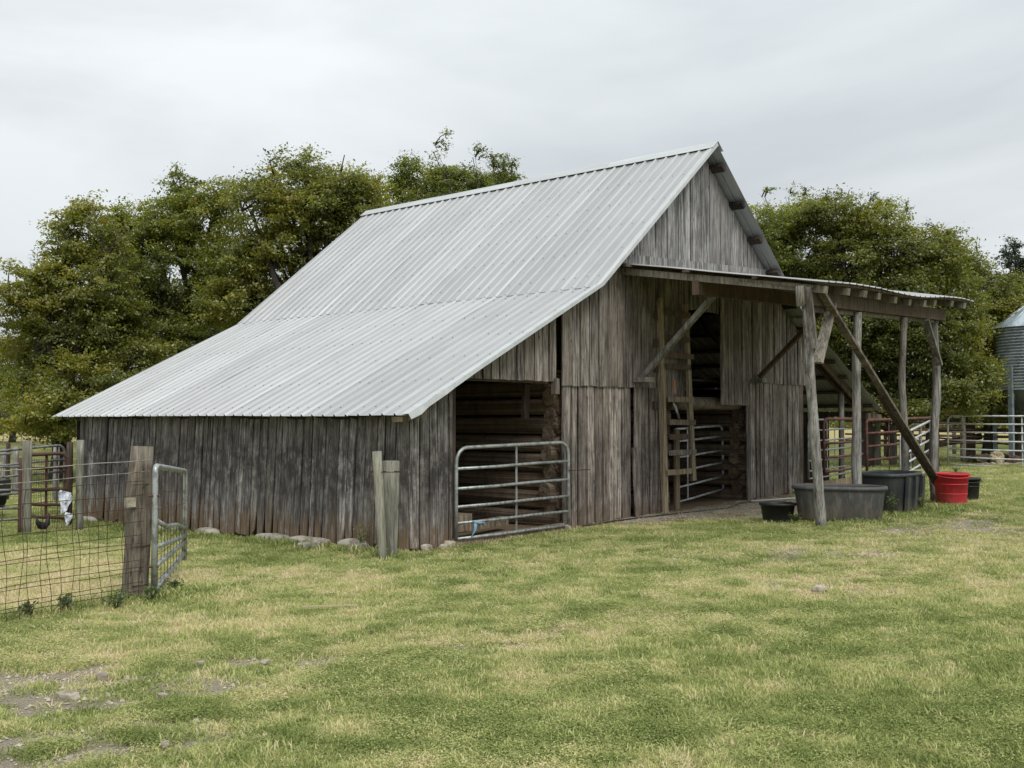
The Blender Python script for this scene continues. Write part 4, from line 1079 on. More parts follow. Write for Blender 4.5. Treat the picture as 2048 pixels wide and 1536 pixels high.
def bucket(label, c, r, h, mat, name='bucket', rimh=.035, tp=.82, hoops=(), handle=True):
    g = thing(name, label, 'bucket', c)
    mb = MB(); lathe(mb, c, [(0, .005), (r * tp, .005), (r * (tp + .02), .03), (r * .97, h - rimh), (r * 1.05, h - rimh), (r * 1.06, h), (r * .98, h + .003), (r * .95, h - .02), (r * tp * .95, .04), (0, .03)], 28)
    tub = mb.build('tub', mat, g, c)
    for z in hoops:
        rr = r * (tp + (.97 - tp) * z / h); mb = MB(); lathe(mb, c, [(rr - .004, z - .012), (rr + .008, z - .006), (rr + .008, z + .006), (rr - .004, z + .012)], 28); mb.build('hoop', mat, tub, c)
    if handle:
        mb = MB(); q = Vector(c)
        mb.tube([q + VR * (r * 1.07 * math.cos(a)) - VD * (r * .9) * math.sin(a) * 1.12 + Vector((0, 0, h - .02 - .06 * math.sin(a))) for a in np.linspace(0, math.pi, 11)], .011, 5)
        mb.build('handle', mat, tub, c)
    return g
bucket('large bright red plastic tub at the foot of the far porch post', (9.93, -3.42, gz(9.9, -3.4)), .30, .56, M_RED, hoops=(.2, .37))
bucket('black plastic bucket half hidden behind the red tub', (11.22, -3.30, gz(11.2, -3.3)), .22, .40, M_BLACK, hoops=(.25,))
g = bucket('low black rubber feed pan left of the long stock tank', (5.86, -2.12, gz(5.9, -2.1)), .27, .29, M_BLACK, name='feed_pan', handle=False); g['category'] = 'feed pan'

# ------------------------------------------------------------------ feed bin on legs at the right edge
sx_, sy_ = at(2081, 34); sg = gz(sx_, sy_)
silo = thing('feed_bin', 'corrugated silver feed bin on steel legs with cone roof and hopper, right edge', 'feed bin', (sx_, sy_, sg))
RB = 1.35; zb, zt = hz(780, 34), hz(655, 34)
for ring in range(3):
    z0_, z1_ = zb + (zt - zb) * ring / 3, zb + (zt - zb) * (ring + 1) / 3
    prof = []
    nw = 7
    for k in range(nw * 6 + 1): prof.append((RB + .040 * math.cos(k / 6 * 2 * math.pi), z0_ + (z1_ - z0_) * k / (nw * 6)))
    mb = MB(); lathe(mb, (sx_, sy_, 0), prof, 56); mb.build('wall_ring', M_SILO, silo, (sx_, sy_, z0_))
mb = MB(); lathe(mb, (sx_, sy_, 0), [(RB + .06, zt - .02), (RB + .04, zt + .02), (.25, zt + (RB - .25) * .80), (.25, zt + (RB - .2) * .80 + .12), (0, zt + (RB - .2) * .80 + .16)], 40); sroof = mb.build('roof', M_SILOR, silo, (sx_, sy_, zt))
for k in range(16):
    a = k / 16 * 2 * math.pi; mb = MB()
    mb.tube([(sx_ + (RB + .03) * math.cos(a), sy_ + (RB + .03) * math.sin(a), zt + .035), (sx_ + .25 * math.cos(a), sy_ + .25 * math.sin(a), zt + (RB - .25) * .80 + .02)], .018, 5); mb.build('roof_seam', M_SILOR, sroof, (sx_, sy_, zt))
mb = MB(); lathe(mb, (sx_, sy_, 0), [(RB - .03, zb), (.2, zb - (RB - .2) * 1.5), (.2, zb - (RB - .2) * 1.5 - .2), (.0, zb - (RB - .2) * 1.5 - .2)], 40); mb.build('hopper', M_HOPPER, silo, (sx_, sy_, zb))
for k in range(6):
    a = math.pi + YAW + .63 - k * math.pi / 3 + .34
    x, y = sx_ + (RB + .05) * math.cos(a), sy_ + (RB + .05) * math.sin(a)
    mb = MB(); mb.beam((x, y, gz(x, y) - .05), (x, y, hz(733, 34)), .09, .16, up=(math.cos(a + 1.57), math.sin(a + 1.57), 0))
    mb.build('leg', M_LEG, silo, (x, y, sg))
mb = MB(); a = math.pi + YAW + .97
mb.box((sx_ + (RB + .01) * math.cos(a), sy_ + (RB + .01) * math.sin(a), (hz(668, 34) + hz(700, 34)) / 2), (.02, .42, .55), Matrix.Rotation(a, 3, 'Z')); mb.build('decal', paint_mat('faded_decal', (.58, .60, .58), (.40, .38, .20), .3), silo, (sx_, sy_, 4))

# ------------------------------------------------------------------ corral behind
def rail_fence(label, pts, d, rails, mats, posts, name='corral_fence', r=.03, grp='corral fences behind the barn'):
    """pts: (column at left, column at right); rails: rows (left, right)"""
    xa, xb = pts; da, db = d
    A = at(xa, da); B = at(xb, db)
    g = thing(name, label, 'fence', (A[0], A[1], gz(*A)), 0, grp)
    for k, (ya, yb) in enumerate(rails):
        m_ = mats[k % len(mats)]; K = 6; P = []
        for i in range(K + 1):
            f = i / K; P.append((A[0] + (B[0] - A[0]) * f, A[1] + (B[1] - A[1]) * f, hz(ya, da) * (1 - f) + hz(yb, db) * f + .03 * noise.noise(Vector((k * 3.3, f * 4, da)))))
        tube_part('rail', P, r, m_, g, 5)
    for px, yt, rr, m_ in posts:
        f = (px - xa) / (xb - xa); dd = da + (db - da) * f; q = at(px, dd)
        post('post', (q[0], q[1], gz(*q) - .1), (q[0], q[1], hz(yt, dd)), rr, rr * .9, m_, g, 8, 4, .15)
    return g
rail_fence('rusty pipe corral fence with grey wooden posts behind the red gates', (1690, 2120), (33, 36), [(829, 834), (842, 850), (855, 864), (868, 877), (880, 890)], [M_RUSTB, M_RUST], [(1708, 818, .06, W_POST), (1750, 800, .19, W_END), (1785, 850, .13, W_END), (1821, 862, .10, W_POST), (1925, 816, .1, W_GREEN)])
rail_fence('second rusty corral fence farther back with pale top pipe', (1740, 2160), (42, 47), [(828, 831), (838, 842), (848, 852), (858, 862), (869, 873), (880, 884)], [M_RUSTB, M_RUST, M_GALVD], [(1770, 824, .08, W_DARK), (1840, 822, .08, W_POST), (1907, 812, .09, W_GREEN), (1990, 812, .1, W_POST)])
g = rail_fence('grey plank corral fence with thick dark posts beside the feed bin', (1872, 2150), (35.5, 35), [(875, 900)], [M_RUSTB], [(1938, 822, .20, W_DARK), (1981, 838, .14, W_OLDP), (2035, 840, .14, W_OLDP)])
for k, (ya, yb, hh) in enumerate(((842, 840, .19), (860, 862, .16))):
    A = at(1872, 35.4); B = at(2150, 34.9); mb = MB(); mb.beam((*A, hz(ya, 35.4)), (*B, hz(yb, 34.9)), .05, hh); mb.build('plank', W_OLDP, g, (*A, 1.5))
mb = MB(); A = at(1878, 35); B = at(1962, 35.4); mb.beam((*A, hz(888, 35)), (*B, hz(872, 35.4)), .06, .22); mb.build('plank', W_DARK, g, (*A, .8))
# scrap heap behind the long gate
for k, (px, d, h, w, m_, lab) in enumerate(((1958, 34.0, .38, .75, M_ROCK, 'dark brown heap of broken wood behind the long silvery gate'), (1990, 33.6, .50, .50, M_STICK, 'tan hump of old hay behind the long silvery gate'), (2022, 33.4, .35, .6, M_RUSTB, 'rusty scrap lump between the feed bin legs'))):
    q = at(px, d); o = rock('scrap_heap', (q[0], q[1], gz(*q) + h * .3), (w, w * .8, h), m_, None, k * 9., 3, 3.0); o.rotation_euler.z = YAW; setp(o, lab, 'heap')
st_p = []
for k in range(8):
    px = 1945 + k * 13; d = 32.6 + random.uniform(-.3, .3); q = at(px, d)
    o = rock('stone', (q[0], q[1], gz(*q) + .02), (random.uniform(.15, .4), random.uniform(.12, .25), random.uniform(.08, .16)), M_STONE, None, sub=1); o.rotation_euler.z = random.uniform(0, 3)
    setp(o, ('first', 'second', 'third', 'fourth', 'fifth', 'sixth', 'seventh', 'eighth')[k] + ' rubble stone from the left in the row under the long silvery gate', 'stone', 'rubble stones under the long silvery gate')
# long plank pile at the far left of the right bay handled by barn; distant wire fence in the hay field
ff = thing('field_fence', 'thin wire fence with sparse posts crossing the distant tan hay field', 'fence', (*at(70, 66), 0))
mb = MB()
for y in (862, 871, 879):
    mb.tube([(*at(px, 66), hz(y, 66)) for px in (-200, 0, 70, 140, 260)], .010, 3, False)
mb.build('wire', M_WIRE, ff, kind='stuff')
for px in (-60, 8, 44, 72, 106, 140, 180):
    q = at(px, 66); post('post', (q[0], q[1], gz(*q) - .6), (q[0], q[1], hz(860, 66)), .035, .03, W_POST, ff, 5, 2, .1)

# ------------------------------------------------------------------ trees
def in_blob(n, blobs_, shell=.35):
    """random points spread through a union of ellipsoids, denser near their outsides"""
    vol = np.array([b[3] * b[4] * b[5] for b in blobs_]) ** .75; vol /= vol.sum()
    idx = rng.choice(len(blobs_), n, p=vol); B = np.array(blobs_)[idx]
    u = rng.normal(size=(n, 3)); u /= np.linalg.norm(u, axis=1)[:, None]
    rad = (shell + (1 - shell) * rng.random(n)) ** .6
    return B[:, :3] + u * rad[:, None] * B[:, 3:6], u, idx
def tree(label, base_px, d, blobs_px, n_twig, n_leaf, lmat, leaf=.10, grp=None, tint=.5, trunk_r=.22, name='tree', cat='tree', spray=.42, trunks=1, shell=.30, droop=.05):
    bx, by = at(base_px, d); g0 = gz(bx, by)
    B = []
    for (cx, cy, rx, ry, *dd) in blobs_px:
        off = dd[0] if dd else 0
        q = at(cx, d + off); sc = (d + off) / FPX
        rm = .5 * (rx + ry) * sc
        B.append((q[0], q[1], hz(cy, d + off), rx * sc, rx * sc, ry * sc))
    root = thing(name, label, cat, (bx, by, g0), 0, grp)
    # limbs
    mb = MB(); nodes = []
    zc = min(b[2] for b in B); fork = g0 + max(1.0, (np.mean([b[2] for b in B]) - g0) * .35)
    F = Vector((bx, by, fork))
    mb.tube([(bx, by, g0 - .3), (bx + .05, by, g0 + .4), Vector((bx, by, g0)).lerp(F, .6) + Vector((.08, -.05, 0)), F], [trunk_r * 1.5, trunk_r * 1.1, trunk_r, trunk_r * .85], 10, True, .15, base_px)
    mb.build('trunk', M_BARK, root, (bx, by, g0))
    mb = MB()
    for b in B:
        C = Vector(b[:3]); mid = F.lerp(C, .45) + Vector((rng.normal() * .35, rng.normal() * .35, .35 * rng.random())); C2 = C + Vector((rng.normal() * .3, rng.normal() * .3, b[5] * .5))
        pts = [F.lerp(F, 0), F.lerp(mid, .5) + Vector((rng.normal() * .1, rng.normal() * .1, 0)), mid, mid.lerp(C, .5) + Vector((rng.normal() * .15, rng.normal() * .15, .1)), C, C2]
        mb.tube(pts, [trunk_r * k_ for k_ in ((.62, .5, .42, .3, .2, .07) if trunk_r > .1 else (.5, .4, .3, .2, .12, .06))], 6, False, .1)
        for a, c in zip(pts[1:], pts[2:]):
            for f in (0, .33, .66): nodes.append(a.lerp(c, f))
        for _ in range(6 if trunk_r > .1 else 1):
            e = C + Vector(tuple(rng.normal(size=3) * np.array(b[3:6]) * .45)); m2 = mid.lerp(e, .55) + Vector((0, 0, .15))
            mb.tube([mid.lerp(C, .3), m2, e], [trunk_r * .22, trunk_r * .15, .015], 4, False)
            nodes += [m2, m2.lerp(e, .5), e]
    P, U, idx = in_blob(n_twig, B, shell)
    P += np.stack([vn(P, k) for k in range(3)], 1) * .35
    ND = np.array([tuple(x) for x in nodes])
    # twigs
    k3 = rng.choice(n_twig, min(n_twig, 260), replace=False)
    for i in k3:
        j = np.argmin(((ND - P[i]) ** 2).sum(1)); a = Vector(ND[j]); c = Vector(P[i])
        if (c - a).length < 2.6: mb.tube([a, a.lerp(c, .5) + Vector((0, 0, .08)), c], [.03, .018, .007], 3, False)
    mb.build('branches', M_BARK, root, (bx, by, fork))
    # leaves: flat sprays along short twigs that point outwards
    n_leaf = int(n_leaf * 1.65); leaf = leaf * .78
    N_ = n_twig * n_leaf
    dirv = U * np.array([1, 1, .45]) + rng.normal(size=(n_twig, 3)) * .35; dirv /= np.linalg.norm(dirv, axis=1)[:, None]
    tw = np.repeat(np.arange(n_twig), n_leaf)
    size = spray * (.6 + .8 * rng.random(n_twig))[tw]
    al = (rng.random(N_) - .35) * size * 1.5
    lat = np.clip(rng.normal(size=(N_, 3)), -1.7, 1.7) * size[:, None] * np.array([.34, .34, .15])
    c = P[tw] + dirv[tw] * al[:, None] + lat; c[:, 2] -= droop * np.abs(al)
    # keep away from the ground
    c[:, 2] = np.maximum(c[:, 2], g0 + .15)
    nrm = rng.normal(size=(N_, 3)) * .75 + np.array([0, 0, .9]) + U[tw] * .4; nrm /= np.linalg.norm(nrm, axis=1)[:, None]
    ax = np.cross(nrm, rng.normal(size=(N_, 3))); ax /= np.linalg.norm(ax, axis=1)[:, None]; ay = np.cross(nrm, ax)
    s_ = leaf * (.6 + .8 * rng.random(N_))[:, None]
    V = np.stack([c - ax * s_ * .6, c - ay * s_ * .30 + nrm * s_ * .10, c + ax * s_ * .6, c + ay * s_ * .30 + nrm * s_ * .10], 1).reshape(-1, 3)
    me = bpy.data.meshes.new('crown')
    me.vertices.add(len(V)); me.vertices.foreach_set('co', (V - np.array([bx, by, fork])).ravel().astype(np.float32))
    me.loops.add(4 * N_); me.loops.foreach_set('vertex_index', np.arange(4 * N_, dtype=np.int32))
    me.polygons.add(N_); me.polygons.foreach_set('loop_start', np.arange(0, 4 * N_, 4, dtype=np.int32))
    me.update(calc_edges=True)
    clump = fbm(P[:, 0] * 1.0 + P[:, 2] * .7, P[:, 1] + P[:, 2] * 1.3, .55, 3)
    tv = np.clip(tint + (clump - .5) * 1.3 + rng.normal(size=n_twig) * .10, 0, 1)
    tvv = np.clip(tv[tw] + rng.normal(size=N_) * .08, 0, 1)
    at2 = me.attributes.new('tint', 'FLOAT', 'POINT'); at2.data.foreach_set('value', np.repeat(tvv, 4).astype(np.float32))
    me.materials.append(lmat)
    o = bpy.data.objects.new('crown', me); COL.objects.link(o); o.location = (bx, by, fork); o.parent = root; o.matrix_parent_inverse = parent_inv(root)
    return root
def vn(P, k):
    return (vnoise(P[:, 0] * .8 + 13 * k, P[:, 2] * .8 + P[:, 1] * .6 + 7 * k) - .5) * 2
TL = 'leafy trees behind the barn at the left'; TR = 'leafy trees behind the porch at the right'
tree('broad dark green tree at the left edge whose low boughs reach the field', 120, 31, [(50, 700, 48, 46, 1), (20, 690, 36, 34, 2), (140, 465, 62, 72), (75, 565, 66, 58), (210, 500, 40, 60), (120, 610, 80, 60), (175, 575, 80, 75), (45, 610, 42, 55), (120, 670, 75, 50), (215, 660, 70, 80), (70, 755, 50, 40), (90, 810, 75, 52, 1), (70, 840, 60, 30, -1), (110, 825, 60, 34, -2), (185, 790, 100, 70, -1), (260, 740, 90, 80), (15, 825, 40, 35, 3)], 1150, 62, L_A, .105, TL, .42, .30)
tree('tall olive green tree second from the left behind the roof slope', 330, 34, [(355, 390, 52, 55), (290, 455, 70, 48), (395, 450, 72, 62), (255, 480, 46, 66), (235, 440, 40, 40), (440, 400, 40, 50), (330, 560, 100, 72), (440, 560, 70, 70), (250, 640, 80, 70), (360, 680, 110, 70)], 1000, 60, L_B, .105, TL, .40, .28)
tree('tall round topped tree with bare dark limbs showing in its middle', 610, 31, [(560, 372, 78, 52), (690, 367, 76, 46), (620, 372, 60, 40), (500, 422, 62, 52), (610, 422, 90, 46), (735, 422, 46, 60), (560, 492, 70, 46), (690, 492, 46, 50), (480, 542, 60, 56), (640, 562, 60, 50, 2), (500, 611, 90, 50)], 950, 58, L_A, .105, TL, .46, .26, shell=.5)
tree('flat topped green tree rising behind the middle of the ridge', 880, 37, [(910, 362, 50, 34), (990, 372, 46, 32), (850, 373, 64, 48), (930, 378, 66, 42), (800, 418, 46, 58), (900, 428, 110, 50), (985, 413, 50, 42), (1015, 418, 28, 34), (760, 478, 40, 60)], 620, 58, L_B, .11, TL, .40, .24)
tree('thin wispy sapling poking above the right end of the tree row', 1015, 34, [(1010, 335, 14, 34), (1030, 345, 10, 30), (985, 325, 8, 26), (950, 310, 7, 22), (870, 290, 9, 24), (1020, 380, 25, 20)], 90, 22, L_B, .10, TL, .4, .05, spray=.3)
tree('dark green bushy tree filling the gap under the left boughs', 300, 40, [(60, 800, 60, 50), (180, 700, 90, 80), (300, 620, 80, 80), (420, 650, 80, 90), (540, 600, 80, 60), (700, 560, 60, 50)], 700, 45, L_A, .13, TL, .22, .2)
tree('bright green tree directly right of the gable peak', 1560, 34, [(1530, 447, 56, 40), (1600, 447, 56, 40), (1540, 522, 70, 60), (1620, 542, 70, 70), (1560, 631, 80, 70), (1640, 711, 80, 80), (1600, 791, 70, 50)], 900, 58, L_B, .10, TR, .50, .22)
tree('olive tree behind the middle of the porch roof', 1730, 33, [(1690, 445, 60, 36), (1750, 460, 60, 44), (1700, 520, 80, 60), (1780, 560, 80, 60), (1720, 630, 90, 70), (1780, 710, 80, 60), (1740, 790, 80, 45)], 1000, 58, L_A, .10, TR, .50, .22)
tree('rounded tree with yellow tips above the end of the porch roof', 1860, 32, [(1810, 484, 46, 42), (1860, 514, 56, 46), (1830, 594, 76, 60), (1910, 584, 56, 56), (1860, 677, 86, 66), (1900, 767, 80, 56), (1830, 797, 60, 30)], 950, 58, L_C, .10, TR, .42, .2)
tree('yellowing tree between the porch and the feed bin', 1975, 35, [(1925, 540, 44, 36), (2035, 610, 40, 36), (1945, 560, 46, 40), (1985, 590, 46, 40), (1960, 650, 66, 56), (2010, 640, 40, 56), (1960, 740, 70, 60), (2040, 720, 60, 70), (1940, 800, 60, 30)], 800, 55, L_C, .10, TR, .55, .2)
tree('sparse tall weed trees standing above the right tree row', 1640, 37, [(1530, 395, 6, 20), (1575, 390, 6, 18), (1612, 385, 10, 26), (1660, 395, 8, 24), (1698, 392, 12, 26), (1745, 395, 12, 24), (1775, 410, 10, 22), (1820, 420, 10, 24), (1880, 460, 10, 26), (1925, 500, 9, 18), (1965, 505, 6, 10)], 120, 12, L_B, .09, TR, .45, .04, spray=.24)
tree('dark shadowy thicket low behind the corral', 1780, 39, [(1600, 790, 70, 45), (1700, 780, 80, 55), (1800, 790, 80, 50), (1900, 790, 80, 50), (2000, 780, 70, 60), (2080, 740, 60, 80), (1700, 680, 80, 70), (1850, 680, 80, 70)], 750, 42, L_A, .13, TR, .18, .15)
tree('dark ragged cedar at the far right behind the yellowing trees', 2050, 52, [(2035, 510, 26, 26), (2060, 560, 50, 50), (2030, 620, 40, 50), (2070, 680, 60, 70), (2060, 760, 60, 60)], 520, 60, L_D, .13, None, .45, .25, shell=.2)
tree('small pale green tree far off at the left edge', 25, 75, [(25, 745, 36, 28), (55, 770, 34, 30), (-10, 760, 40, 36), (20, 800, 60, 34), (70, 800, 40, 30), (0, 825, 50, 20)], 380, 45, L_B, .22, None, .35, .2, spray=.8)
tree('dense green tree beyond the feed bin at the right border', 2190, 40, [(2150, 620, 70, 60), (2230, 600, 80, 70), (2120, 700, 70, 60), (2200, 720, 110, 70), (2300, 690, 70, 80)], 500, 50, L_B, .13, TR, .45, .2)
# wood far beyond the hay field
def far_wood():
    V = []; C = []
    n = 26000; px = rng.uniform(-700, 2700, n); d = rng.uniform(175, 200, n)
    top = 828 - 12 * fbm(px * .02, px * 0, 1, 3) - 6
    v = rng.random(n) ** .8
    x = CAM.x + VD.x * d + VR.x * (px - 1024) / FPX * d; y = CAM.y + VD.y * d + VR.y * (px - 1024) / FPX * d
    zt = 1.75 + (HOR - top) / FPX * d; z = -.4 + (zt + .4) * v
    c = np.stack([x, y, z], 1); nr = rng.normal(size=(n, 3)); nr /= np.linalg.norm(nr, axis=1)[:, None]
    ax = np.cross(nr, rng.normal(size=(n, 3))); ax /= np.linalg.norm(ax, axis=1)[:, None]; ay = np.cross(nr, ax)
    V = np.stack([c - ax * .5, c - ay * .35, c + ax * .5, c + ay * .35], 1).reshape(-1, 3)
    me = bpy.data.meshes.new('distant_woods'); me.from_pydata(V.tolist(), [], np.arange(4 * n).reshape(-1, 4).tolist())
    a = me.attributes.new('tint', 'FLOAT', 'POINT'); a.data.foreach_set('value', np.repeat(rng.uniform(.1, .5, n), 4).astype(np.float32))
    me.materials.append(L_A); o = bpy.data.objects.new('distant_woods', me); COL.objects.link(o); setp(o, 'low dark line of woods on the horizon beyond the hay field', 'woods', None, 'stuff')
far_wood()

# ------------------------------------------------------------------ grass
src = bpy.data.collections.new('grass_sources')
def blade_mesh(kind, sd):
    r_ = np.random.default_rng(sd); vs = []; fs = []
    if kind == 'weed':
        for _ in range(70):
            a = r_.uniform(0, 6.28); q = .09 * r_.random() ** .6 ; c = np.array([q * math.cos(a), q * math.sin(a), r_.uniform(.004, .030)])
            b = r_.uniform(0, 6.28); L = r_.uniform(.004, .008); ax = np.array([math.cos(b), math.sin(b), r_.uniform(-.4, .6)]) * L; ay = np.array([-math.sin(b), math.cos(b), r_.uniform(-.4, .4)]) * L * .55
            k = len(vs); vs += [c - ax, c - ay, c + ax, c + ay]; fs.append((k, k + 1, k + 2, k + 3))
    else:
        n = {'short': 44, 'tall': 30, 'straw': 30}[kind]; H = {'short': (.008, .026), 'tall': (.020, .050), 'straw': (.015, .045)}[kind]
        for _ in range(n):
            a = r_.uniform(0, 6.28); q = .085 * r_.random() ** .6; c = np.array([q * math.cos(a), q * math.sin(a), -.004])
            b = r_.uniform(0, 6.28); h = r_.uniform(*H); ln = h * r_.uniform(.5, 1.7) if kind != 'tall' else h * r_.uniform(.3, 1.0)
            if kind == 'straw': ln = h * r_.uniform(1.2, 2.2); h *= .5
            w = r_.uniform(.0016, .0032); d = np.array([math.cos(b), math.sin(b), 0]); s_ = np.array([-math.sin(b), math.cos(b), 0]) * w
            m = c + d * ln * .4 + np.array([0, 0, h * .7]); e = c + d * ln + np.array([0, 0, h])
            k = len(vs); vs += [c - s_, c + s_, m + s_ * .9, m - s_ * .9, e]; fs += [(k, k + 1, k + 2, k + 3), (k + 3, k + 2, k + 4)]
    me = bpy.data.meshes.new('grass_tuft'); me.from_pydata([tuple(v) for v in vs], [], fs); me.materials.append(M_GRASS); me.update()
    return me
kinds = ['short', 'short', 'short', 'tall', 'tall', 'straw', 'straw', 'weed', 'weed']
for i, k in enumerate(kinds):
    o = bpy.data.objects.new('tuft_%02d' % i, blade_mesh(k, 100 + i)); src.objects.link(o)

def grass():
    n1, n2 = 95000, 150000
    r = np.concatenate([np.sqrt(rng.uniform(2.4 ** 2, 11 ** 2, n1)), (rng.uniform(11 ** .6, 48 ** .6, n2)) ** (1 / .6)])
    th = YAW + rng.uniform(-R(36), R(36), n1 + n2)
    n3 = 90000; sg_ = np.where(rng.random(n3) < .5, -1, 1)
    r = np.concatenate([r, (rng.uniform(1.2 ** .8, 45 ** .8, n3)) ** (1 / .8)]); th = np.concatenate([th, YAW + sg_ * rng.uniform(R(36), R(78), n3)])
    s = CAM.x + r * np.cos(th); t = CAM.y + r * np.sin(th)
    dry, soil, grav = cover(s, t)
    bare = np.maximum(soil, grav)
    keep = rng.random(len(s)) > np.clip((bare - .12) * 1.7, 0, np.where((t > -.6) & (s > 3.5) & (s < 12), .995, .965))
    keep &= ~((s > .02) & (s < 15.3) & (t > .30) & (t < 9.7))
    tall_zone = .85 * np.exp(-((s + .12) / .18) ** 2) * ((t > 0) & (t < 9.3)) + np.exp(-((t - .0) / .15) ** 2) * ((s > 0) & (s < 5)) * .3 + np.exp(-(((t - .0) + .05 * (s + 5)) / .25) ** 2) * (s < -3.3) + np.exp(-((s + 3.3) ** 2 + (t + .15) ** 2) / .3)
    tall_zone = tall_zone + np.exp(-((s - 6.2) ** 2 + (t + 3.35) ** 2) / .2) + np.exp(-((s - 8.6) ** 2 + (t + 3.55) ** 2) / .4) + np.exp(-((s - 7.2) ** 2 + (t + 3.4) ** 2) / .1)
    s, t, r, dry, bare, tz = (a[keep] for a in (s, t, r, dry, bare, tall_zone))
    z = gz_np(s, t) + (fbm(s, t, .9, 3) - .5) * .05 * np.clip(1.5 - r / 60, 0, 1)
    n = len(s)
    u = rng.random(n); patch = fbm(s + 7, t - 40, 1.4, 3)
    wd = (patch + .25 * (rng.random(n) - .5) < .40) & (u < .55)
    kind = np.where(wd, rng.integers(7, 9, n), np.where(u < .10 + .32 * dry, rng.integers(5, 7, n), np.where(u > .93 - .12 * (patch > .6), rng.integers(3, 5, n), rng.integers(0, 3, n))))
    kind = np.where(rng.random(n) < tz * .7, rng.integers(3, 5, n), kind)
    scl = (.75 + .6 * rng.random(n)) * (1 + np.clip((r - 8) / 30, 0, 1.0)) * (1 + 1.2 * np.clip(tz, 0, 1) * rng.random(n))
    tint = dry * .95 + rng.normal(size=n) * .19 + .03 + np.where(kind >= 7, -.16, 0) + np.where((kind == 5) | (kind == 6), .22, 0) - .35 * np.clip(tz, 0, 1)
    me = bpy.data.meshes.new('grass'); me.from_pydata(np.stack([s, t, z], 1).tolist(), [], [])
    for nm, typ, dat in (('tint', 'FLOAT', np.clip(tint, 0, 1)), ('scl', 'FLOAT', scl), ('rot', 'FLOAT', rng.uniform(0, 6.28, n)), ('pick', 'INT', kind)):
        a = me.attributes.new(nm, typ, 'POINT'); a.data.foreach_set('value', dat.astype(np.int32 if typ == 'INT' else np.float32))
    o = bpy.data.objects.new('grass', me); COL.objects.link(o)
    setp(o, 'short patchy green and straw coloured pasture grass in front of the barn', 'grass', None, 'stuff')
    ng = bpy.data.node_groups.new('scatter_tufts', 'GeometryNodeTree')
    ng.interface.new_socket('Geometry', in_out='INPUT', socket_type='NodeSocketGeometry'); ng.interface.new_socket('Geometry', in_out='OUTPUT', socket_type='NodeSocketGeometry')
    gi = ng.nodes.new('NodeGroupInput'); go = ng.nodes.new('NodeGroupOutput')
    ip = ng.nodes.new('GeometryNodeInstanceOnPoints'); ci = ng.nodes.new('GeometryNodeCollectionInfo')
    ci.inputs['Collection'].default_value = src; ci.inputs['Separate Children'].default_value = True; ci.inputs['Reset Children'].default_value = True
    def na(nm, ty):
        q = ng.nodes.new('GeometryNodeInputNamedAttribute'); q.data_type = ty; q.inputs['Name'].default_value = nm; return q
    L = ng.links.new
    L(gi.outputs[0], ip.inputs['Points']); L(ci.outputs[0], ip.inputs['Instance']); ip.inputs['Pick Instance'].default_value = True
    L(na('pick', 'INT').outputs[0], ip.inputs['Instance Index'])
    cx = ng.nodes.new('ShaderNodeCombineXYZ'); L(na('rot', 'FLOAT').outputs[0], cx.inputs[2]); L(cx.outputs[0], ip.inputs['Rotation'])
    L(na('scl', 'FLOAT').outputs[0], ip.inputs['Scale']); L(ip.outputs[0], go.inputs[0])
    md = o.modifiers.new('scatter', 'NODES'); md.node_group = ng
grass()

# gravel bits lying in the bare patches
def gravel():
    n = 140000
    r = np.sqrt(rng.uniform(3 ** 2, 22 ** 2, n)); th = YAW + rng.uniform(-R(34), R(34), n)
    s = CAM.x + r * np.cos(th); t = CAM.y + r * np.sin(th); dry, soil, grav = cover(s, t)
    k = (rng.random(n) < grav * 1.2) & ~((s > .0) & (t > .3) & (s < 15)); s, t = s[k][:9000], t[k][:9000]
    m = len(s); z = gz_np(s, t) + (fbm(s, t, .9, 3) - .5) * .05
    o8 = np.array([[1, 0, 0], [0, 1, 0], [-1, 0, 0], [0, -1, 0], [0, 0, 1], [0, 0, -1.]])
    sz = (.007 + .016 * rng.random(m) ** 2.5)[:, None, None]
    V = o8[None] * sz * (.6 + .8 * rng.random((m, 6, 1))) * np.array([1, 1, .7]) + np.stack([s, t, z + .004], 1)[:, None]
    f8 = [(0, 1, 4), (1, 2, 4), (2, 3, 4), (3, 0, 4), (1, 0, 5), (2, 1, 5), (3, 2, 5), (0, 3, 5)]
    F = (np.array(f8)[None] + np.arange(m)[:, None, None] * 6).reshape(-1, 3)
    me = bpy.data.meshes.new('gravel'); me.from_pydata(V.reshape(-1, 3).tolist(), [], F.tolist()); me.materials.append(M_STONE)
    o = bpy.data.objects.new('gravel', me); COL.objects.link(o); setp(o, 'scattered pale gravel in the bare patches of the lawn', 'gravel', None, 'stuff')
gravel()
for px, py, sz, lab in ((136, 1399, .10, 'flat pale stone largest of those in the bare patch at the lower left'), (325, 1397, .05, 'small white stone right of the flat pale stone at the lower left'), (400, 1331, .045, 'white pebble on green turf below the wire fence corner'), (530, 1329, .05, 'white chip in the small bare patch left of centre'), (330, 1496, .05, 'pale stone at the bottom edge of the lawn'), (205, 1358, .08, 'whitish stone in the upper bare patch at the lower left'), (1640, 1183, .12, 'white stone in the dry patch right of centre')):
    s, t = px_to_ground(px, py); o = rock('stone', (s, t, gz(s, t) + .02), (sz * 1.6, sz, sz * .6), M_STONE, None, sub=2); o.rotation_euler.z = random.uniform(0, 3)
    setp(o, lab, 'stone')

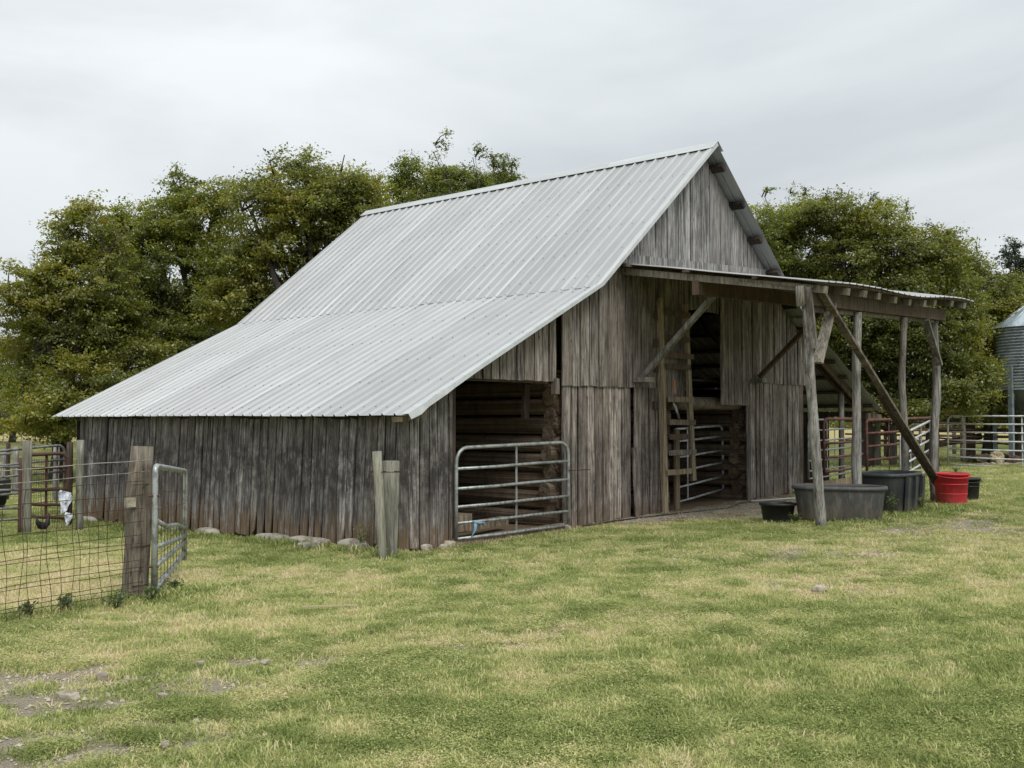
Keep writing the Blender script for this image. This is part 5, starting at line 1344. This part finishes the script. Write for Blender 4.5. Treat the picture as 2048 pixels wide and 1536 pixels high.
# ------------------------------------------------------------------ weeds along walls and tubs
def weed(label, s, t, h, n=9, spread=.12, tint=.45, brown=False):
    g = thing('weed', label, 'plant', (s, t, gz(s, t)), 0, 'weeds growing along the walls and tubs')
    mb = MB(); V = []; F = []
    for k in range(n):
        a = random.uniform(0, 6.28); e = Vector((math.cos(a), math.sin(a), 0)) * random.uniform(.3, 1) * spread + Vector((0, 0, h * random.uniform(.55, 1)))
        b = Vector((s, t, gz(s, t)))
        mb.tube([b, b + e * .5 + Vector((0, 0, .04)), b + e], [.004, .003, .001], 3, False)
        for q in range(12):
            f = random.uniform(.15, 1); c = b + e * f + Vector((0, 0, .05 * f * (1 - f) * 4)); c += Vector((random.gauss(0, 1), random.gauss(0, 1), random.gauss(0, .6))) * .02
            d1 = Vector((random.gauss(0, 1), random.gauss(0, 1), random.gauss(0, .6))).normalized() * random.uniform(.014, .03); d2 = d1.cross(Vector((random.gauss(0, 1), random.gauss(0, 1), 1))).normalized() * d1.length * .45
            i = len(V); V += [c - d1, c - d2, c + d1, c + d2]; F.append((i, i + 1, i + 2, i + 3))
    mb.build('stem', M_STICK if brown else L_W, g, (s, t, gz(s, t)))
    m2 = MB(); m2.add(V, F); o = m2.build('leaves', L_W, g, (s, t, gz(s, t)))
    a = o.data.attributes.new('tint', 'FLOAT', 'POINT'); a.data.foreach_set('value', [tint + random.uniform(-.2, .2) for _ in range(len(V))])
for px, py, h, tn, lab in ((725, 1102, .42, .7, 'tall brownish seeding weed against the side wall near the corner posts'), (655, 1085, .30, .6, 'brown tinged weed at the foot of the side wall'), (520, 1068, .26, .25, 'dark green weed clump by the side wall foundation'), (470, 1072, .20, .3, 'low green weed beside the foundation stones'), (600, 1080, .22, .35, 'green weed between two foundation stones'), (360, 1068, .25, .5, 'weed growing behind the sagging gate'), (300, 1210, .22, .5, 'weed sprawling at the foot of the corner post'), (232, 1222, .18, .3, 'grey green weed under the wire fence left of the corner post'), (130, 1228, .16, .25, 'low weed under the middle of the wire fence'), (60, 1238, .16, .3, 'low weed under the wire fence near the left edge'), (1590, 1048, .16, .5, 'weed between the feed pan and the leaning porch post'), (1783, 1035, .42, .45, 'bushy weed growing between the two stock tanks'), (1845, 1022, .30, .6, 'ragged weed between the black tank and the red tub'), (1912, 950, .22, .3, 'leafy weed at the foot of the far porch post'), (345, 1190, .15, .3, 'bright weed right of the gate hinge')):
    s, t = px_to_ground(px, py); weed(lab, s, t, h, tint=tn, brown=tn > .55)
